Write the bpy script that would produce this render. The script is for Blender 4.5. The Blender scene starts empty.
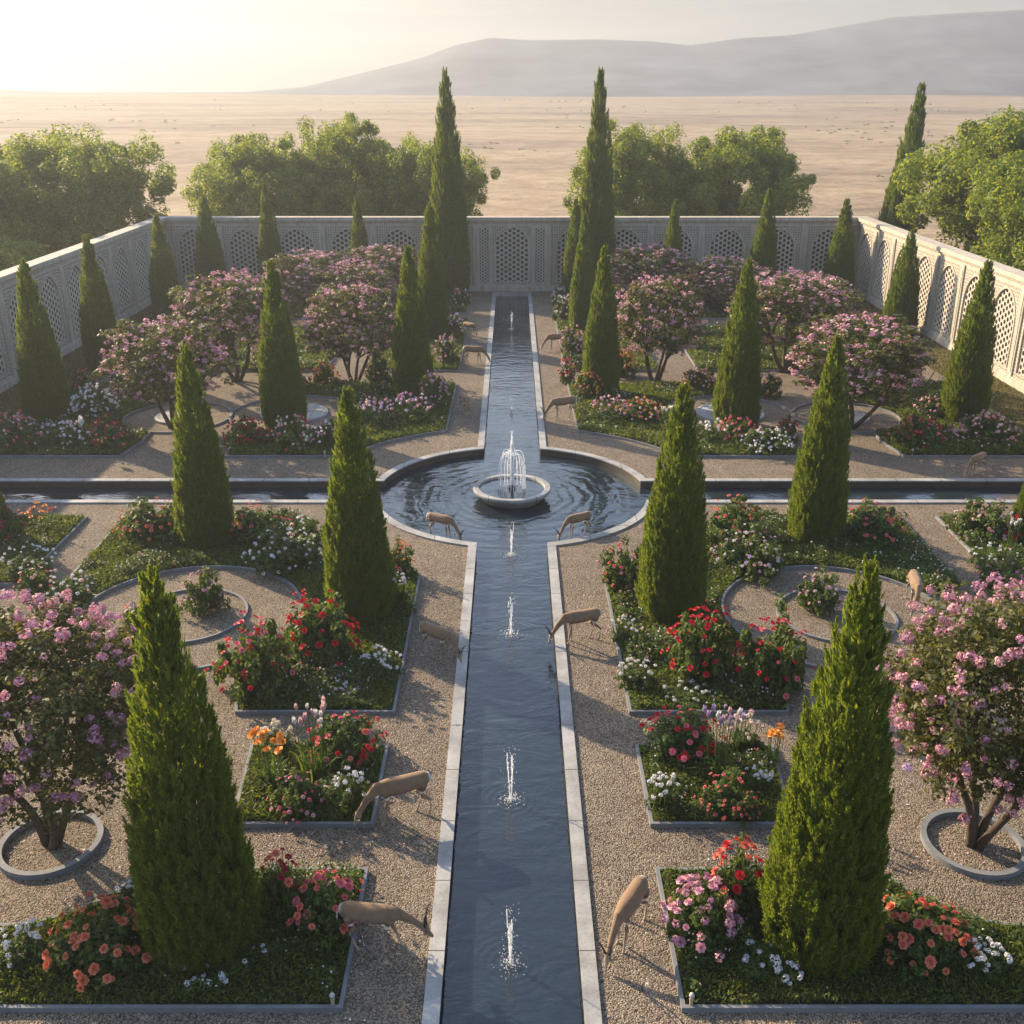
import bpy, math
import numpy as np
from mathutils import Vector, Matrix

# ------------------------------------------------------------------ scene, camera, sky, sun
sc = bpy.context.scene
col = sc.collection
R = math.radians
F_PX, CAM_H, IMG = 1040.0, 12.0, 1024.0
PITCH = math.atan(420 / F_PX)
cam_d = bpy.data.cameras.new("camera")
cam = bpy.data.objects.new("camera", cam_d)
col.objects.link(cam)
cam.location = (0, 0, CAM_H)
cam.rotation_euler = (R(90) - PITCH, 0, 0)
cam_d.sensor_width = 36.0
cam_d.lens = 36.0 * F_PX / IMG
cam_d.clip_start = 0.1
cam_d.clip_end = 30000
sc.camera = cam

SUN_AZ, SUN_EL = -50.0, 24.0            # degrees from straight ahead (+Y), negative = left
w = bpy.data.worlds.new("World")
sc.world = w
w.use_nodes = True
wn, wl = w.node_tree.nodes, w.node_tree.links
wn.clear()
sky = wn.new("ShaderNodeTexSky")
sky.sky_type = 'NISHITA'
sky.sun_disc = False
sky.sun_elevation = R(SUN_EL)
sky.sun_rotation = R(SUN_AZ)
sky.altitude = 300
sky.air_density = 1.0
sky.dust_density = 1.4
sky.ozone_density = 1.0
bg = wn.new("ShaderNodeBackground")
bg.inputs["Strength"].default_value = 0.15
wo = wn.new("ShaderNodeOutputWorld")
ctc = wn.new("ShaderNodeTexCoord")
cmp_ = wn.new("ShaderNodeMapping")
cmp_.inputs["Scale"].default_value = (2.2, 2.2, 20.0)
wl.new(ctc.outputs["Generated"], cmp_.inputs["Vector"])
cno = wn.new("ShaderNodeTexNoise")                     # thin streaks of cloud
cno.inputs["Scale"].default_value = 1.7
cno.inputs["Detail"].default_value = 7
cno.inputs["Roughness"].default_value = 0.58
cno.inputs["Distortion"].default_value = 0.5
wl.new(cmp_.outputs[0], cno.inputs["Vector"])
crp = wn.new("ShaderNodeValToRGB")
crp.color_ramp.elements[0].position = 0.42
crp.color_ramp.elements[0].color = (0.80, 0.80, 0.82, 1)
crp.color_ramp.elements[1].position = 0.66
crp.color_ramp.elements[1].color = (1.28, 1.22, 1.16, 1)
wl.new(cno.outputs[0], crp.inputs[0])
cmx = wn.new("ShaderNodeMix")
cmx.data_type = 'RGBA'
cmx.blend_type = 'MULTIPLY'
cmx.inputs[0].default_value = 0.8
# a veil of thin grey cloud lying over the horizon, brighter towards the sun
csx = wn.new("ShaderNodeSeparateXYZ")
wl.new(ctc.outputs["Generated"], csx.inputs[0])
cmr = wn.new("ShaderNodeMapRange")
cmr.interpolation_type = 'SMOOTHSTEP'
cmr.inputs["From Min"].default_value = 0.36
cmr.inputs["From Max"].default_value = 0.10
cmr.inputs["To Max"].default_value = 0.92
wl.new(csx.outputs[2], cmr.inputs["Value"])
cdt = wn.new("ShaderNodeVectorMath")
cdt.operation = 'DOT_PRODUCT'
cdt.inputs[1].default_value = (math.sin(R(SUN_AZ)) * math.cos(R(SUN_EL)), math.cos(R(SUN_AZ)) * math.cos(R(SUN_EL)), math.sin(R(SUN_EL)))
wl.new(ctc.outputs["Generated"], cdt.inputs[0])
cgl = wn.new("ShaderNodeValToRGB")
cgl.color_ramp.elements[0].position = 0.20
cgl.color_ramp.elements[0].color = (1.02, 1.02, 1.04, 1)
cgl.color_ramp.elements[1].position = 0.95
cgl.color_ramp.elements[1].color = (1.45, 1.33, 1.08, 1)
wl.new(cdt.outputs["Value"], cgl.inputs[0])
cveil = wn.new("ShaderNodeMix")
cveil.data_type = 'RGBA'
wl.new(cmr.outputs[0], cveil.inputs[0])
wl.new(sky.outputs[0], cveil.inputs[6])
wl.new(cgl.outputs[0], cveil.inputs[7])
wl.new(cveil.outputs[2], cmx.inputs[6])
wl.new(crp.outputs[0], cmx.inputs[7])
wl.new(cmx.outputs[2], bg.inputs[0])
wl.new(bg.outputs[0], wo.inputs[0])

sun_d = bpy.data.lights.new("sun", 'SUN')
sun_d.energy = 5.0
sun_d.angle = R(0.6)
sun_d.color = (1.0, 0.80, 0.54)
sun = bpy.data.objects.new("sun", sun_d)
col.objects.link(sun)
az, el = R(SUN_AZ), R(SUN_EL)
sdir = Vector((math.sin(az) * math.cos(el), math.cos(az) * math.cos(el), math.sin(el)))
sun.rotation_euler = sdir.to_track_quat('Z', 'Y').to_euler()
sun.location = (-30, 40, 40)

vs = sc.view_settings
vs.view_transform = 'Standard'
vs.look = 'None'
vs.exposure = 1.35
vs.gamma = 1.0
cy = sc.cycles
cy.use_denoising = True
cy.max_bounces = 6
cy.diffuse_bounces = 3
cy.glossy_bounces = 3
cy.transmission_bounces = 4
cy.transparent_max_bounces = 12
cy.volume_bounces = 0
cy.caustics_reflective = False
cy.caustics_refractive = False

HAZE_DENSITY, HAZE_ANISO = 0.0011, 0.42


def gp(px, py, z=0.0):
    """world point at height z seen in the photograph at pixel (px, py)"""
    u, v = (px - 512) / F_PX, (py - 512) / F_PX
    s, c = math.sin(PITCH), math.cos(PITCH)
    t = (CAM_H - z) / (s + v * c)
    return u * t, (c - v * s) * t


def height_at(Y, py):
    v = (py - 512) / F_PX
    s, c = math.sin(PITCH), math.cos(PITCH)
    return CAM_H - Y * (s + v * c) / (c - v * s)


# ------------------------------------------------------------------ materials
def new_mat(name):
    m = bpy.data.materials.new(name)
    m.use_nodes = True
    n = m.node_tree
    n.nodes.clear()
    return m, n.nodes, n.links


def principled(nodes, links, rough=0.8, spec=0.3):
    b = nodes.new("ShaderNodeBsdfPrincipled")
    b.inputs["Roughness"].default_value = rough
    b.inputs["Specular IOR Level"].default_value = spec
    o = nodes.new("ShaderNodeOutputMaterial")
    links.new(b.outputs[0], o.inputs["Surface"])
    return b


def ramp(nodes, stops):
    r = nodes.new("ShaderNodeValToRGB")
    e = r.color_ramp.elements
    while len(e) < len(stops):
        e.new(0.5)
    for k, (p, c) in enumerate(stops):
        e[k].position = p
        e[k].color = (*c, 1)
    return r


def coords(nodes, links, scale=(1, 1, 1), kind="Object"):
    t = nodes.new("ShaderNodeTexCoord")
    mp = nodes.new("ShaderNodeMapping")
    mp.inputs["Scale"].default_value = scale
    links.new(t.outputs[kind], mp.inputs["Vector"])
    return mp


def noise(nodes, links, vec, scale, detail=4, rough=0.6):
    n = nodes.new("ShaderNodeTexNoise")
    n.inputs["Scale"].default_value = scale
    n.inputs["Detail"].default_value = detail
    n.inputs["Roughness"].default_value = rough
    links.new(vec.outputs[0], n.inputs["Vector"])
    return n


def mixcol(nodes, links, fac, a, b, mode='MIX'):
    m = nodes.new("ShaderNodeMix")
    m.data_type = 'RGBA'
    m.blend_type = mode
    for sock, val in ((m.inputs[0], fac), (m.inputs[6], a), (m.inputs[7], b)):
        if hasattr(val, "links"):
            links.new(val, sock)
        elif isinstance(val, (int, float)):
            sock.default_value = val
        else:
            sock.default_value = (*val, 1)
    return m.outputs[2]


def bump(nodes, links, height, strength, dist, bsdf):
    b = nodes.new("ShaderNodeBump")
    b.inputs["Strength"].default_value = strength
    b.inputs["Distance"].default_value = dist
    links.new(height, b.inputs["Height"])
    links.new(b.outputs[0], bsdf.inputs["Normal"])
    return b


def mat_stone(name, c1, c2, scale=3.0, rough=0.75, bstr=0.25, seam=None, streak=False):
    m, n, l = new_mat(name)
    b = principled(n, l, rough, 0.3)
    v = coords(n, l)
    a = noise(n, l, v, scale, 6, 0.65)
    f = noise(n, l, v, scale * 22, 3, 0.7)
    r = ramp(n, [(0.3, c1), (0.7, c2)])
    l.new(a.outputs[0], r.inputs[0])
    sp = ramp(n, [(0.3, (0.72, 0.72, 0.72)), (0.62, (1, 1, 1))])
    l.new(f.outputs[0], sp.inputs[0])
    c = mixcol(n, l, 0.8, r.outputs[0], sp.outputs[0], 'MULTIPLY')
    if streak:                                   # rain streaks and grime
        sv = coords(n, l, (2.6, 2.6, 0.28))
        sn_ = noise(n, l, sv, 1.6, 6, 0.7)
        srp = ramp(n, [(0.36, (0.66, 0.63, 0.58)), (0.56, (1, 1, 1))])
        l.new(sn_.outputs[0], srp.inputs[0])
        c = mixcol(n, l, 0.75, c, srp.outputs[0], 'MULTIPLY')
    if seam:
        sp3 = n.new("ShaderNodeSeparateXYZ")
        l.new(v.outputs[0], sp3.inputs[0])
        tot = None
        for ax, off in ((0, seam / 2), (1, 0.0)):
            ad = n.new("ShaderNodeMath"); ad.operation = 'ADD'; ad.inputs[1].default_value = off + 300 * seam
            l.new(sp3.outputs[ax], ad.inputs[0])
            md = n.new("ShaderNodeMath"); md.operation = 'MODULO'; md.inputs[1].default_value = seam
            l.new(ad.outputs[0], md.inputs[0])
            lt = n.new("ShaderNodeMath"); lt.operation = 'LESS_THAN'; lt.inputs[1].default_value = 0.022
            l.new(md.outputs[0], lt.inputs[0])
            if tot is None: tot = lt
            else:
                mxn = n.new("ShaderNodeMath"); mxn.operation = 'MAXIMUM'
                l.new(tot.outputs[0], mxn.inputs[0]); l.new(lt.outputs[0], mxn.inputs[1]); tot = mxn
        c = mixcol(n, l, tot.outputs[0], c, (0.09, 0.088, 0.082))
        st = noise(n, l, v, 0.9, 5, 0.7)
        sr = ramp(n, [(0.40, (0.62, 0.62, 0.60)), (0.58, (1, 1, 1))])
        l.new(st.outputs[0], sr.inputs[0])
        c = mixcol(n, l, 0.75, c, sr.outputs[0], 'MULTIPLY')
    l.new(c, b.inputs["Base Color"])
    bump(n, l, f.outputs[0], bstr, 0.01, b)
    return m


def mat_gravel():
    m, n, l = new_mat("gravel")
    b = principled(n, l, 0.9, 0.15)
    v = coords(n, l)
    vo = n.new("ShaderNodeTexVoronoi")
    vo.inputs["Scale"].default_value = 40
    l.new(v.outputs[0], vo.inputs["Vector"])
    sep = n.new("ShaderNodeSeparateColor")
    l.new(vo.outputs["Color"], sep.inputs[0])
    r = ramp(n, [(0.0, (0.15, 0.12, 0.094)), (0.3, (0.285, 0.232, 0.178)), (0.7, (0.37, 0.308, 0.24)), (1.0, (0.49, 0.425, 0.35))])
    l.new(sep.outputs[0], r.inputs[0])
    d = ramp(n, [(0.25, (1, 1, 1)), (0.75, (0.38, 0.36, 0.35))])
    l.new(vo.outputs["Distance"], d.inputs[0])
    c = mixcol(n, l, 1.0, r.outputs[0], d.outputs[0], 'MULTIPLY')
    big = noise(n, l, v, 0.5, 5, 0.6)
    br = ramp(n, [(0.3, (0.80, 0.79, 0.78)), (0.7, (1.06, 1.04, 1.0))])
    l.new(big.outputs[0], br.inputs[0])
    c2 = mixcol(n, l, 1.0, c, br.outputs[0], 'MULTIPLY')
    mid = noise(n, l, v, 2.3, 6, 0.7)
    mr = ramp(n, [(0.36, (0.80, 0.785, 0.76)), (0.56, (1.03, 1.02, 1.0))])
    l.new(mid.outputs[0], mr.inputs[0])
    c2 = mixcol(n, l, 0.8, c2, mr.outputs[0], 'MULTIPLY')
    l.new(c2, b.inputs["Base Color"])
    inv = n.new("ShaderNodeMath")
    inv.operation = 'SUBTRACT'
    inv.inputs[0].default_value = 1.0
    l.new(vo.outputs["Distance"], inv.inputs[1])
    bump(n, l, inv.outputs[0], 0.9, 0.025, b)
    return m


def mat_leaf(name, c1, c2, transl=0.3, rough=0.55, spec=0.25, tc=None):
    m, n, l = new_mat(name)
    g = n.new("ShaderNodeNewGeometry")
    r = ramp(n, [(0.0, c1), (1.0, c2)])
    l.new(g.outputs["Random Per Island"], r.inputs[0])
    b = n.new("ShaderNodeBsdfPrincipled")
    b.inputs["Roughness"].default_value = rough
    b.inputs["Specular IOR Level"].default_value = spec
    l.new(r.outputs[0], b.inputs["Base Color"])
    t = n.new("ShaderNodeBsdfTranslucent")
    tcol = mixcol(n, l, 1.0, r.outputs[0], tc or (1.5, 1.35, 0.6), 'MULTIPLY')
    l.new(tcol, t.inputs["Color"])
    mx = n.new("ShaderNodeMixShader")
    mx.inputs[0].default_value = transl
    l.new(b.outputs[0], mx.inputs[1])
    l.new(t.outputs[0], mx.inputs[2])
    o = n.new("ShaderNodeOutputMaterial")
    l.new(mx.outputs[0], o.inputs["Surface"])
    return m


def mat_plain(name, c, rough=0.6, spec=0.3, var=0.25, scale=6):
    m, n, l = new_mat(name)
    b = principled(n, l, rough, spec)
    v = coords(n, l)
    a = noise(n, l, v, scale, 4)
    r = ramp(n, [(0.3, tuple(x * (1 - var) for x in c)), (0.7, tuple(min(1, x * (1 + var)) for x in c))])
    l.new(a.outputs[0], r.inputs[0])
    l.new(r.outputs[0], b.inputs["Base Color"])
    return m


WATER_Z = -0.20


def mat_water(ripple_center=None):
    m, n, l = new_mat("water")
    v = coords(n, l)
    fres = n.new("ShaderNodeFresnel")
    fres.inputs["IOR"].default_value = 1.6
    gl = n.new("ShaderNodeBsdfGlossy")
    gl.inputs["Roughness"].default_value = 0.04
    gl.inputs["Color"].default_value = (1, 1, 1, 1)
    tr = n.new("ShaderNodeBsdfTransparent")
    tr.inputs["Color"].default_value = (0.30, 0.36, 0.40, 1)
    df = n.new("ShaderNodeBsdfDiffuse")
    df.inputs["Color"].default_value = (0.020, 0.032, 0.046, 1)
    under = n.new("ShaderNodeMixShader")
    under.inputs[0].default_value = 0.62
    l.new(tr.outputs[0], under.inputs[1])
    l.new(df.outputs[0], under.inputs[2])
    mx = n.new("ShaderNodeMixShader")
    l.new(fres.outputs[0], mx.inputs[0])
    l.new(under.outputs[0], mx.inputs[1])
    l.new(gl.outputs[0], mx.inputs[2])
    o = n.new("ShaderNodeOutputMaterial")
    l.new(mx.outputs[0], o.inputs["Surface"])
    st = n.new("ShaderNodeMapping")
    st.inputs["Scale"].default_value = (0.55, 1.0, 1)
    tcx = n.new("ShaderNodeTexCoord")
    l.new(tcx.outputs["Object"], st.inputs["Vector"])
    a = noise(n, l, st, 2.6, 3, 0.5)
    a.inputs["Distortion"].default_value = 0.6
    s = noise(n, l, v, 1.1, 2, 0.5)
    # rings running out from the fountain, fading with distance
    ln = n.new("ShaderNodeVectorMath")
    ln.operation = 'DISTANCE'
    ln.inputs[1].default_value = (0, 31.5, 0)
    l.new(tcx.outputs["Object"], ln.inputs[0])
    wob = n.new("ShaderNodeMath")
    wob.operation = 'MULTIPLY_ADD'
    l.new(s.outputs[0], wob.inputs[0])
    wob.inputs[1].default_value = 0.7
    l.new(ln.outputs["Value"], wob.inputs[2])
    fr = n.new("ShaderNodeMath")
    fr.operation = 'MULTIPLY'
    fr.inputs[1].default_value = 15.0
    l.new(wob.outputs[0], fr.inputs[0])
    sn = n.new("ShaderNodeMath")
    sn.operation = 'SINE'
    l.new(fr.outputs[0], sn.inputs[0])
    fade = n.new("ShaderNodeMapRange")
    fade.inputs["From Min"].default_value = 0.8
    fade.inputs["From Max"].default_value = 6.0
    fade.inputs["To Min"].default_value = 0.16
    fade.inputs["To Max"].default_value = 0.0
    l.new(ln.outputs["Value"], fade.inputs["Value"])
    rg = n.new("ShaderNodeMath")
    rg.operation = 'MULTIPLY'
    l.new(sn.outputs[0], rg.inputs[0])
    l.new(fade.outputs[0], rg.inputs[1])
    tot = rg
    for jy in (12.0, 15.9, 22.3, 26.9):          # rings round the channel jets
        dj = n.new("ShaderNodeVectorMath")
        dj.operation = 'DISTANCE'
        dj.inputs[1].default_value = (-0.02, jy, WATER_Z)
        l.new(tcx.outputs["Object"], dj.inputs[0])
        fq = n.new("ShaderNodeMath"); fq.operation = 'MULTIPLY'; fq.inputs[1].default_value = 48.0
        l.new(dj.outputs["Value"], fq.inputs[0])
        sj = n.new("ShaderNodeMath"); sj.operation = 'SINE'
        l.new(fq.outputs[0], sj.inputs[0])
        fj = n.new("ShaderNodeMapRange")
        fj.inputs["From Min"].default_value = 0.15
        fj.inputs["From Max"].default_value = 0.85
        fj.inputs["To Min"].default_value = 0.05
        fj.inputs["To Max"].default_value = 0.0
        l.new(dj.outputs["Value"], fj.inputs["Value"])
        pj = n.new("ShaderNodeMath"); pj.operation = 'MULTIPLY_ADD'
        l.new(sj.outputs[0], pj.inputs[0]); l.new(fj.outputs[0], pj.inputs[1]); l.new(tot.outputs[0], pj.inputs[2])
        tot = pj
    # wind ripples come and go in patches
    pt = noise(n, l, v, 0.42, 3, 0.5)
    pr = n.new("ShaderNodeMapRange")
    pr.inputs["From Min"].default_value = 0.35
    pr.inputs["From Max"].default_value = 0.65
    pr.inputs["To Min"].default_value = 0.45
    pr.inputs["To Max"].default_value = 1.0
    l.new(pt.outputs[0], pr.inputs["Value"])
    fine = noise(n, l, st, 7.5, 3, 0.6)
    fa = n.new("ShaderNodeMath"); fa.operation = 'MULTIPLY_ADD'; fa.inputs[1].default_value = 0.30
    l.new(fine.outputs[0], fa.inputs[0]); l.new(a.outputs[0], fa.inputs[2])
    am = n.new("ShaderNodeMath"); am.operation = 'MULTIPLY'
    l.new(fa.outputs[0], am.inputs[0]); l.new(pr.outputs[0], am.inputs[1])
    add = n.new("ShaderNodeMath")
    l.new(am.outputs[0], add.inputs[0])
    l.new(tot.outputs[0], add.inputs[1])
    bp = n.new("ShaderNodeBump")
    bp.inputs["Strength"].default_value = 0.55
    bp.inputs["Distance"].default_value = 0.06
    l.new(add.outputs[0], bp.inputs["Height"])
    for node in (gl, fres, df):
        l.new(bp.outputs[0], node.inputs["Normal"])
    return m


def mat_spray():
    m, n, l = new_mat("water_spray")
    b = n.new("ShaderNodeBsdfPrincipled")
    b.inputs["Base Color"].default_value = (0.9, 0.92, 0.94, 1)
    b.inputs["Roughness"].default_value = 0.15
    t = n.new("ShaderNodeBsdfTranslucent")
    t.inputs["Color"].default_value = (0.92, 0.93, 0.94, 1)
    tr = n.new("ShaderNodeBsdfTransparent")
    m1 = n.new("ShaderNodeMixShader")
    m1.inputs[0].default_value = 0.5
    l.new(b.outputs[0], m1.inputs[1])
    l.new(t.outputs[0], m1.inputs[2])
    m2 = n.new("ShaderNodeMixShader")
    m2.inputs[0].default_value = 0.45
    l.new(m1.outputs[0], m2.inputs[1])
    l.new(tr.outputs[0], m2.inputs[2])
    o = n.new("ShaderNodeOutputMaterial")
    l.new(m2.outputs[0], o.inputs["Surface"])
    return m


def mat_coat():
    """antelope coat: tan back, darker flank line, white belly and inner legs (by place on the body)"""
    m, n, l = new_mat("coat")
    b = principled(n, l, 0.75, 0.2)
    b.inputs["Sheen Weight"].default_value = 0.25
    tc = n.new("ShaderNodeTexCoord")
    sep = n.new("ShaderNodeSeparateXYZ")
    l.new(tc.outputs["Object"], sep.inputs[0])
    no = n.new("ShaderNodeSeparateXYZ")
    geo = n.new("ShaderNodeTexCoord")
    l.new(geo.outputs["Normal"], no.inputs[0])
    v = coords(n, l)
    a = noise(n, l, v, 9, 5)
    f = noise(n, l, v, 90, 3)
    r = ramp(n, [(0.3, (0.195, 0.122, 0.068)), (0.7, (0.285, 0.188, 0.112))])
    l.new(a.outputs[0], r.inputs[0])
    fr = ramp(n, [(0.3, (0.8, 0.8, 0.8)), (0.7, (1.05, 1.05, 1.05))])
    l.new(f.outputs[0], fr.inputs[0])
    base = mixcol(n, l, 1.0, r.outputs[0], fr.outputs[0], 'MULTIPLY')
    # darker along the spine, pale belly and rump patch, a dark band low on the flank
    dor = n.new("ShaderNodeMapRange")
    dor.inputs["From Min"].default_value = 0.35
    dor.inputs["From Max"].default_value = 0.9
    dor.inputs["To Max"].default_value = 0.55
    l.new(no.outputs[2], dor.inputs["Value"])
    base = mixcol(n, l, dor.outputs[0], base, (0.20, 0.105, 0.048))
    zz = n.new("ShaderNodeMath"); zz.operation = 'MULTIPLY_ADD'; zz.inputs[1].default_value = 0.03
    l.new(a.outputs[0], zz.inputs[0]); l.new(sep.outputs[2], zz.inputs[2])
    bd = ramp(n, [(0.0, (0, 0, 0)), (0.47, (0, 0, 0)), (0.50, (1, 1, 1)), (0.535, (1, 1, 1)), (0.57, (0, 0, 0))])
    l.new(zz.outputs[0], bd.inputs[0])
    xb = n.new("ShaderNodeMath"); xb.operation = 'LESS_THAN'; xb.inputs[1].default_value = 0.27
    l.new(sep.outputs[0], xb.inputs[0])
    bm_ = n.new("ShaderNodeMath"); bm_.operation = 'MULTIPLY'
    l.new(bd.outputs[0], bm_.inputs[0]); l.new(xb.outputs[0], bm_.inputs[1])
    base = mixcol(n, l, bm_.outputs[0], base, (0.135, 0.072, 0.036))
    wb_ = n.new("ShaderNodeMapRange")
    wb_.inputs["From Min"].default_value = 0.505
    wb_.inputs["From Max"].default_value = 0.485
    l.new(zz.outputs[0], wb_.inputs["Value"])
    up = n.new("ShaderNodeMath"); up.operation = 'GREATER_THAN'; up.inputs[1].default_value = 0.42
    l.new(sep.outputs[2], up.inputs[0])
    xf = n.new("ShaderNodeMath"); xf.operation = 'LESS_THAN'; xf.inputs[1].default_value = 0.27
    l.new(sep.outputs[0], xf.inputs[0])
    up2 = n.new("ShaderNodeMath"); up2.operation = 'MULTIPLY'
    l.new(up.outputs[0], up2.inputs[0]); l.new(xf.outputs[0], up2.inputs[1])
    up = up2
    wm = n.new("ShaderNodeMath"); wm.operation = 'MULTIPLY'
    l.new(wb_.outputs[0], wm.inputs[0]); l.new(up.outputs[0], wm.inputs[1])
    rp = n.new("ShaderNodeMapRange")
    rp.inputs["From Min"].default_value = -0.395
    rp.inputs["From Max"].default_value = -0.43
    l.new(sep.outputs[0], rp.inputs["Value"])
    rm = n.new("ShaderNodeMath"); rm.operation = 'MULTIPLY'
    l.new(rp.outputs[0], rm.inputs[0]); l.new(up.outputs[0], rm.inputs[1])
    bel = n.new("ShaderNodeMath"); bel.operation = 'MAXIMUM'
    l.new(wm.outputs[0], bel.inputs[0]); l.new(rm.outputs[0], bel.inputs[1])
    c1 = mixcol(n, l, bel.outputs[0], base, (0.70, 0.64, 0.55))
    # paler lower legs
    leg = n.new("ShaderNodeMapRange")
    leg.inputs["From Min"].default_value = 0.36
    leg.inputs["From Max"].default_value = 0.12
    leg.inputs["To Max"].default_value = 0.55
    l.new(sep.outputs[2], leg.inputs["Value"])
    c2 = mixcol(n, l, leg.outputs[0], c1, (0.50, 0.40, 0.28))
    l.new(c2, b.inputs["Base Color"])
    bump(n, l, f.outputs[0], 0.25, 0.004, b)
    return m


def mat_desert():
    m, n, l = new_mat("desert_sand")
    b = principled(n, l, 0.95, 0.1)
    v1 = coords(n, l, (0.010, 0.022, 1))
    a = noise(n, l, v1, 1.0, 8, 0.68)
    v2 = coords(n, l, (0.16, 0.20, 1))
    s = noise(n, l, v2, 1.0, 6, 0.7)
    r = ramp(n, [(0.30, (0.13, 0.10, 0.078)), (0.43, (0.31, 0.235, 0.16)), (0.55, (0.40, 0.305, 0.20)), (0.75, (0.46, 0.36, 0.245))])
    l.new(a.outputs[0], r.inputs[0])
    r2 = ramp(n, [(0.36, (0.62, 0.58, 0.52)), (0.58, (1, 1, 1))])
    l.new(s.outputs[0], r2.inputs[0])
    c = mixcol(n, l, 0.8, r.outputs[0], r2.outputs[0], 'MULTIPLY')
    l.new(c, b.inputs["Base Color"])
    bump(n, l, s.outputs[0], 0.6, 1.2, b)
    return m


def mat_carved():
    m, n, l = new_mat("carved_limestone")
    b = principled(n, l, 0.8, 0.2)
    v = coords(n, l)
    a = noise(n, l, v, 0.8, 6, 0.65)
    r = ramp(n, [(0.3, (0.42, 0.375, 0.31)), (0.7, (0.53, 0.48, 0.405))])
    l.new(a.outputs[0], r.inputs[0])
    vo = n.new("ShaderNodeTexVoronoi")
    vo.feature = 'DISTANCE_TO_EDGE'
    vo.inputs["Scale"].default_value = 6.5
    vo.inputs["Randomness"].default_value = 0.35
    l.new(v.outputs[0], vo.inputs["Vector"])
    e = ramp(n, [(0.10, (1, 1, 1)), (0.20, (0.50, 0.47, 0.44))])  # shade of the carved hollows painted into the colour
    l.new(vo.outputs["Distance"], e.inputs[0])
    c = mixcol(n, l, 1.0, r.outputs[0], e.outputs[0], 'MULTIPLY')
    l.new(c, b.inputs["Base Color"])
    bump(n, l, e.outputs[0], 0.6, 0.02, b)
    return m


M = dict(
    carved=mat_carved(),
    gravel=mat_gravel(),
    kerb=mat_stone("kerb_stone", (0.15, 0.155, 0.16), (0.24, 0.245, 0.25), 2.0),
    coping=mat_stone("coping_stone", (0.30, 0.298, 0.29), (0.46, 0.45, 0.43), 1.1, 0.6, 0.25, 1.5),
    darkstone=mat_stone("wet_stone", (0.035, 0.029, 0.022), (0.085, 0.07, 0.052), 1.5, 0.6, 0.5),
    wall=mat_stone("wall_limestone", (0.46, 0.41, 0.34), (0.58, 0.525, 0.44), 0.8, 0.8, 0.25, None, True),
    lattice=mat_stone("lattice_limestone", (0.54, 0.48, 0.40), (0.66, 0.60, 0.51), 2.0, 0.8),
    niche=mat_stone("niche_shade", (0.050, 0.036, 0.025), (0.10, 0.074, 0.052), 1.5, 0.9),  # added dark back plate; its colour stands in for shade in the lattice holes
    soil=mat_plain("soil", (0.045, 0.035, 0.022), 0.95, 0.1, 0.4, 8),
    lawn=mat_plain("dry_lawn", (0.115, 0.105, 0.045), 0.95, 0.1, 0.4, 3),
    desert=mat_desert(),
    rock=mat_plain("mountain_rock", (0.125, 0.132, 0.148), 0.95, 0.1, 0.4, 0.02),
    water=mat_water(),
    spray=mat_spray(),
    coat=mat_coat(),
    horn=mat_plain("horn", (0.018, 0.015, 0.013), 0.45, 0.4),
    eye=mat_plain("eye", (0.01, 0.008, 0.006), 0.15, 0.5, 0.0),
    bark=mat_stone("bark", (0.05, 0.034, 0.022), (0.12, 0.085, 0.058), 5, 0.9, 0.6),
    cypress=mat_leaf("cypress_foliage", (0.078, 0.130, 0.022), (0.205, 0.262, 0.044), 0.50),
    crape=mat_leaf("crape_leaves", (0.050, 0.066, 0.020), (0.150, 0.150, 0.048), 0.38),
    tree=mat_leaf("tree_leaves", (0.105, 0.160, 0.024), (0.260, 0.310, 0.050), 0.55),
    rose_leaf=mat_leaf("bush_leaves", (0.040, 0.078, 0.018), (0.130, 0.170, 0.042), 0.38),
    strap=mat_leaf("strap_leaves", (0.07, 0.13, 0.02), (0.16, 0.22, 0.05), 0.4),
    grass=mat_leaf("grass_blades", (0.042, 0.078, 0.014), (0.150, 0.185, 0.040), 0.45),
    post=mat_plain("pale_post", (0.42, 0.33, 0.22), 0.7),
    cap=mat_plain("white_cap", (0.45, 0.43, 0.40), 0.6),
)
PETAL = {}
for nm, c1, c2 in (
    ('red', (0.42, 0.012, 0.018), (0.62, 0.035, 0.05)),
    ('crimson', (0.26, 0.010, 0.022), (0.46, 0.03, 0.06)),
    ('coral', (0.62, 0.12, 0.085), (0.75, 0.26, 0.18)),
    ('salmon', (0.62, 0.15, 0.07), (0.75, 0.29, 0.16)),
    ('rosy', (0.62, 0.10, 0.16), (0.74, 0.24, 0.27)),
    ('pink', (0.60, 0.25, 0.33), (0.74, 0.44, 0.48)),
    ('mauve', (0.48, 0.20, 0.32), (0.66, 0.38, 0.47)),
    ('palepink', (0.70, 0.42, 0.44), (0.80, 0.60, 0.58)),
    ('dusty', (0.50, 0.24, 0.30), (0.68, 0.44, 0.46)),
    ('lilac', (0.48, 0.34, 0.58), (0.66, 0.52, 0.72)),
    ('blueviolet', (0.30, 0.26, 0.56), (0.42, 0.36, 0.66)),
    ('white', (0.72, 0.72, 0.74), (0.86, 0.85, 0.84)),
    ('cream', (0.74, 0.66, 0.50), (0.82, 0.76, 0.62)),
    ('orange', (0.70, 0.24, 0.03), (0.80, 0.42, 0.10)),
):
    PETAL[nm] = mat_leaf("petals_" + nm, c1, c2, 0.25, 0.6, 0.2, (1.05, 1.0, 1.0))


# ------------------------------------------------------------------ object helpers
def link(o, parent=None):
    col.objects.link(o)
    if parent is not None:
        o.parent = parent
    return o


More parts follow.
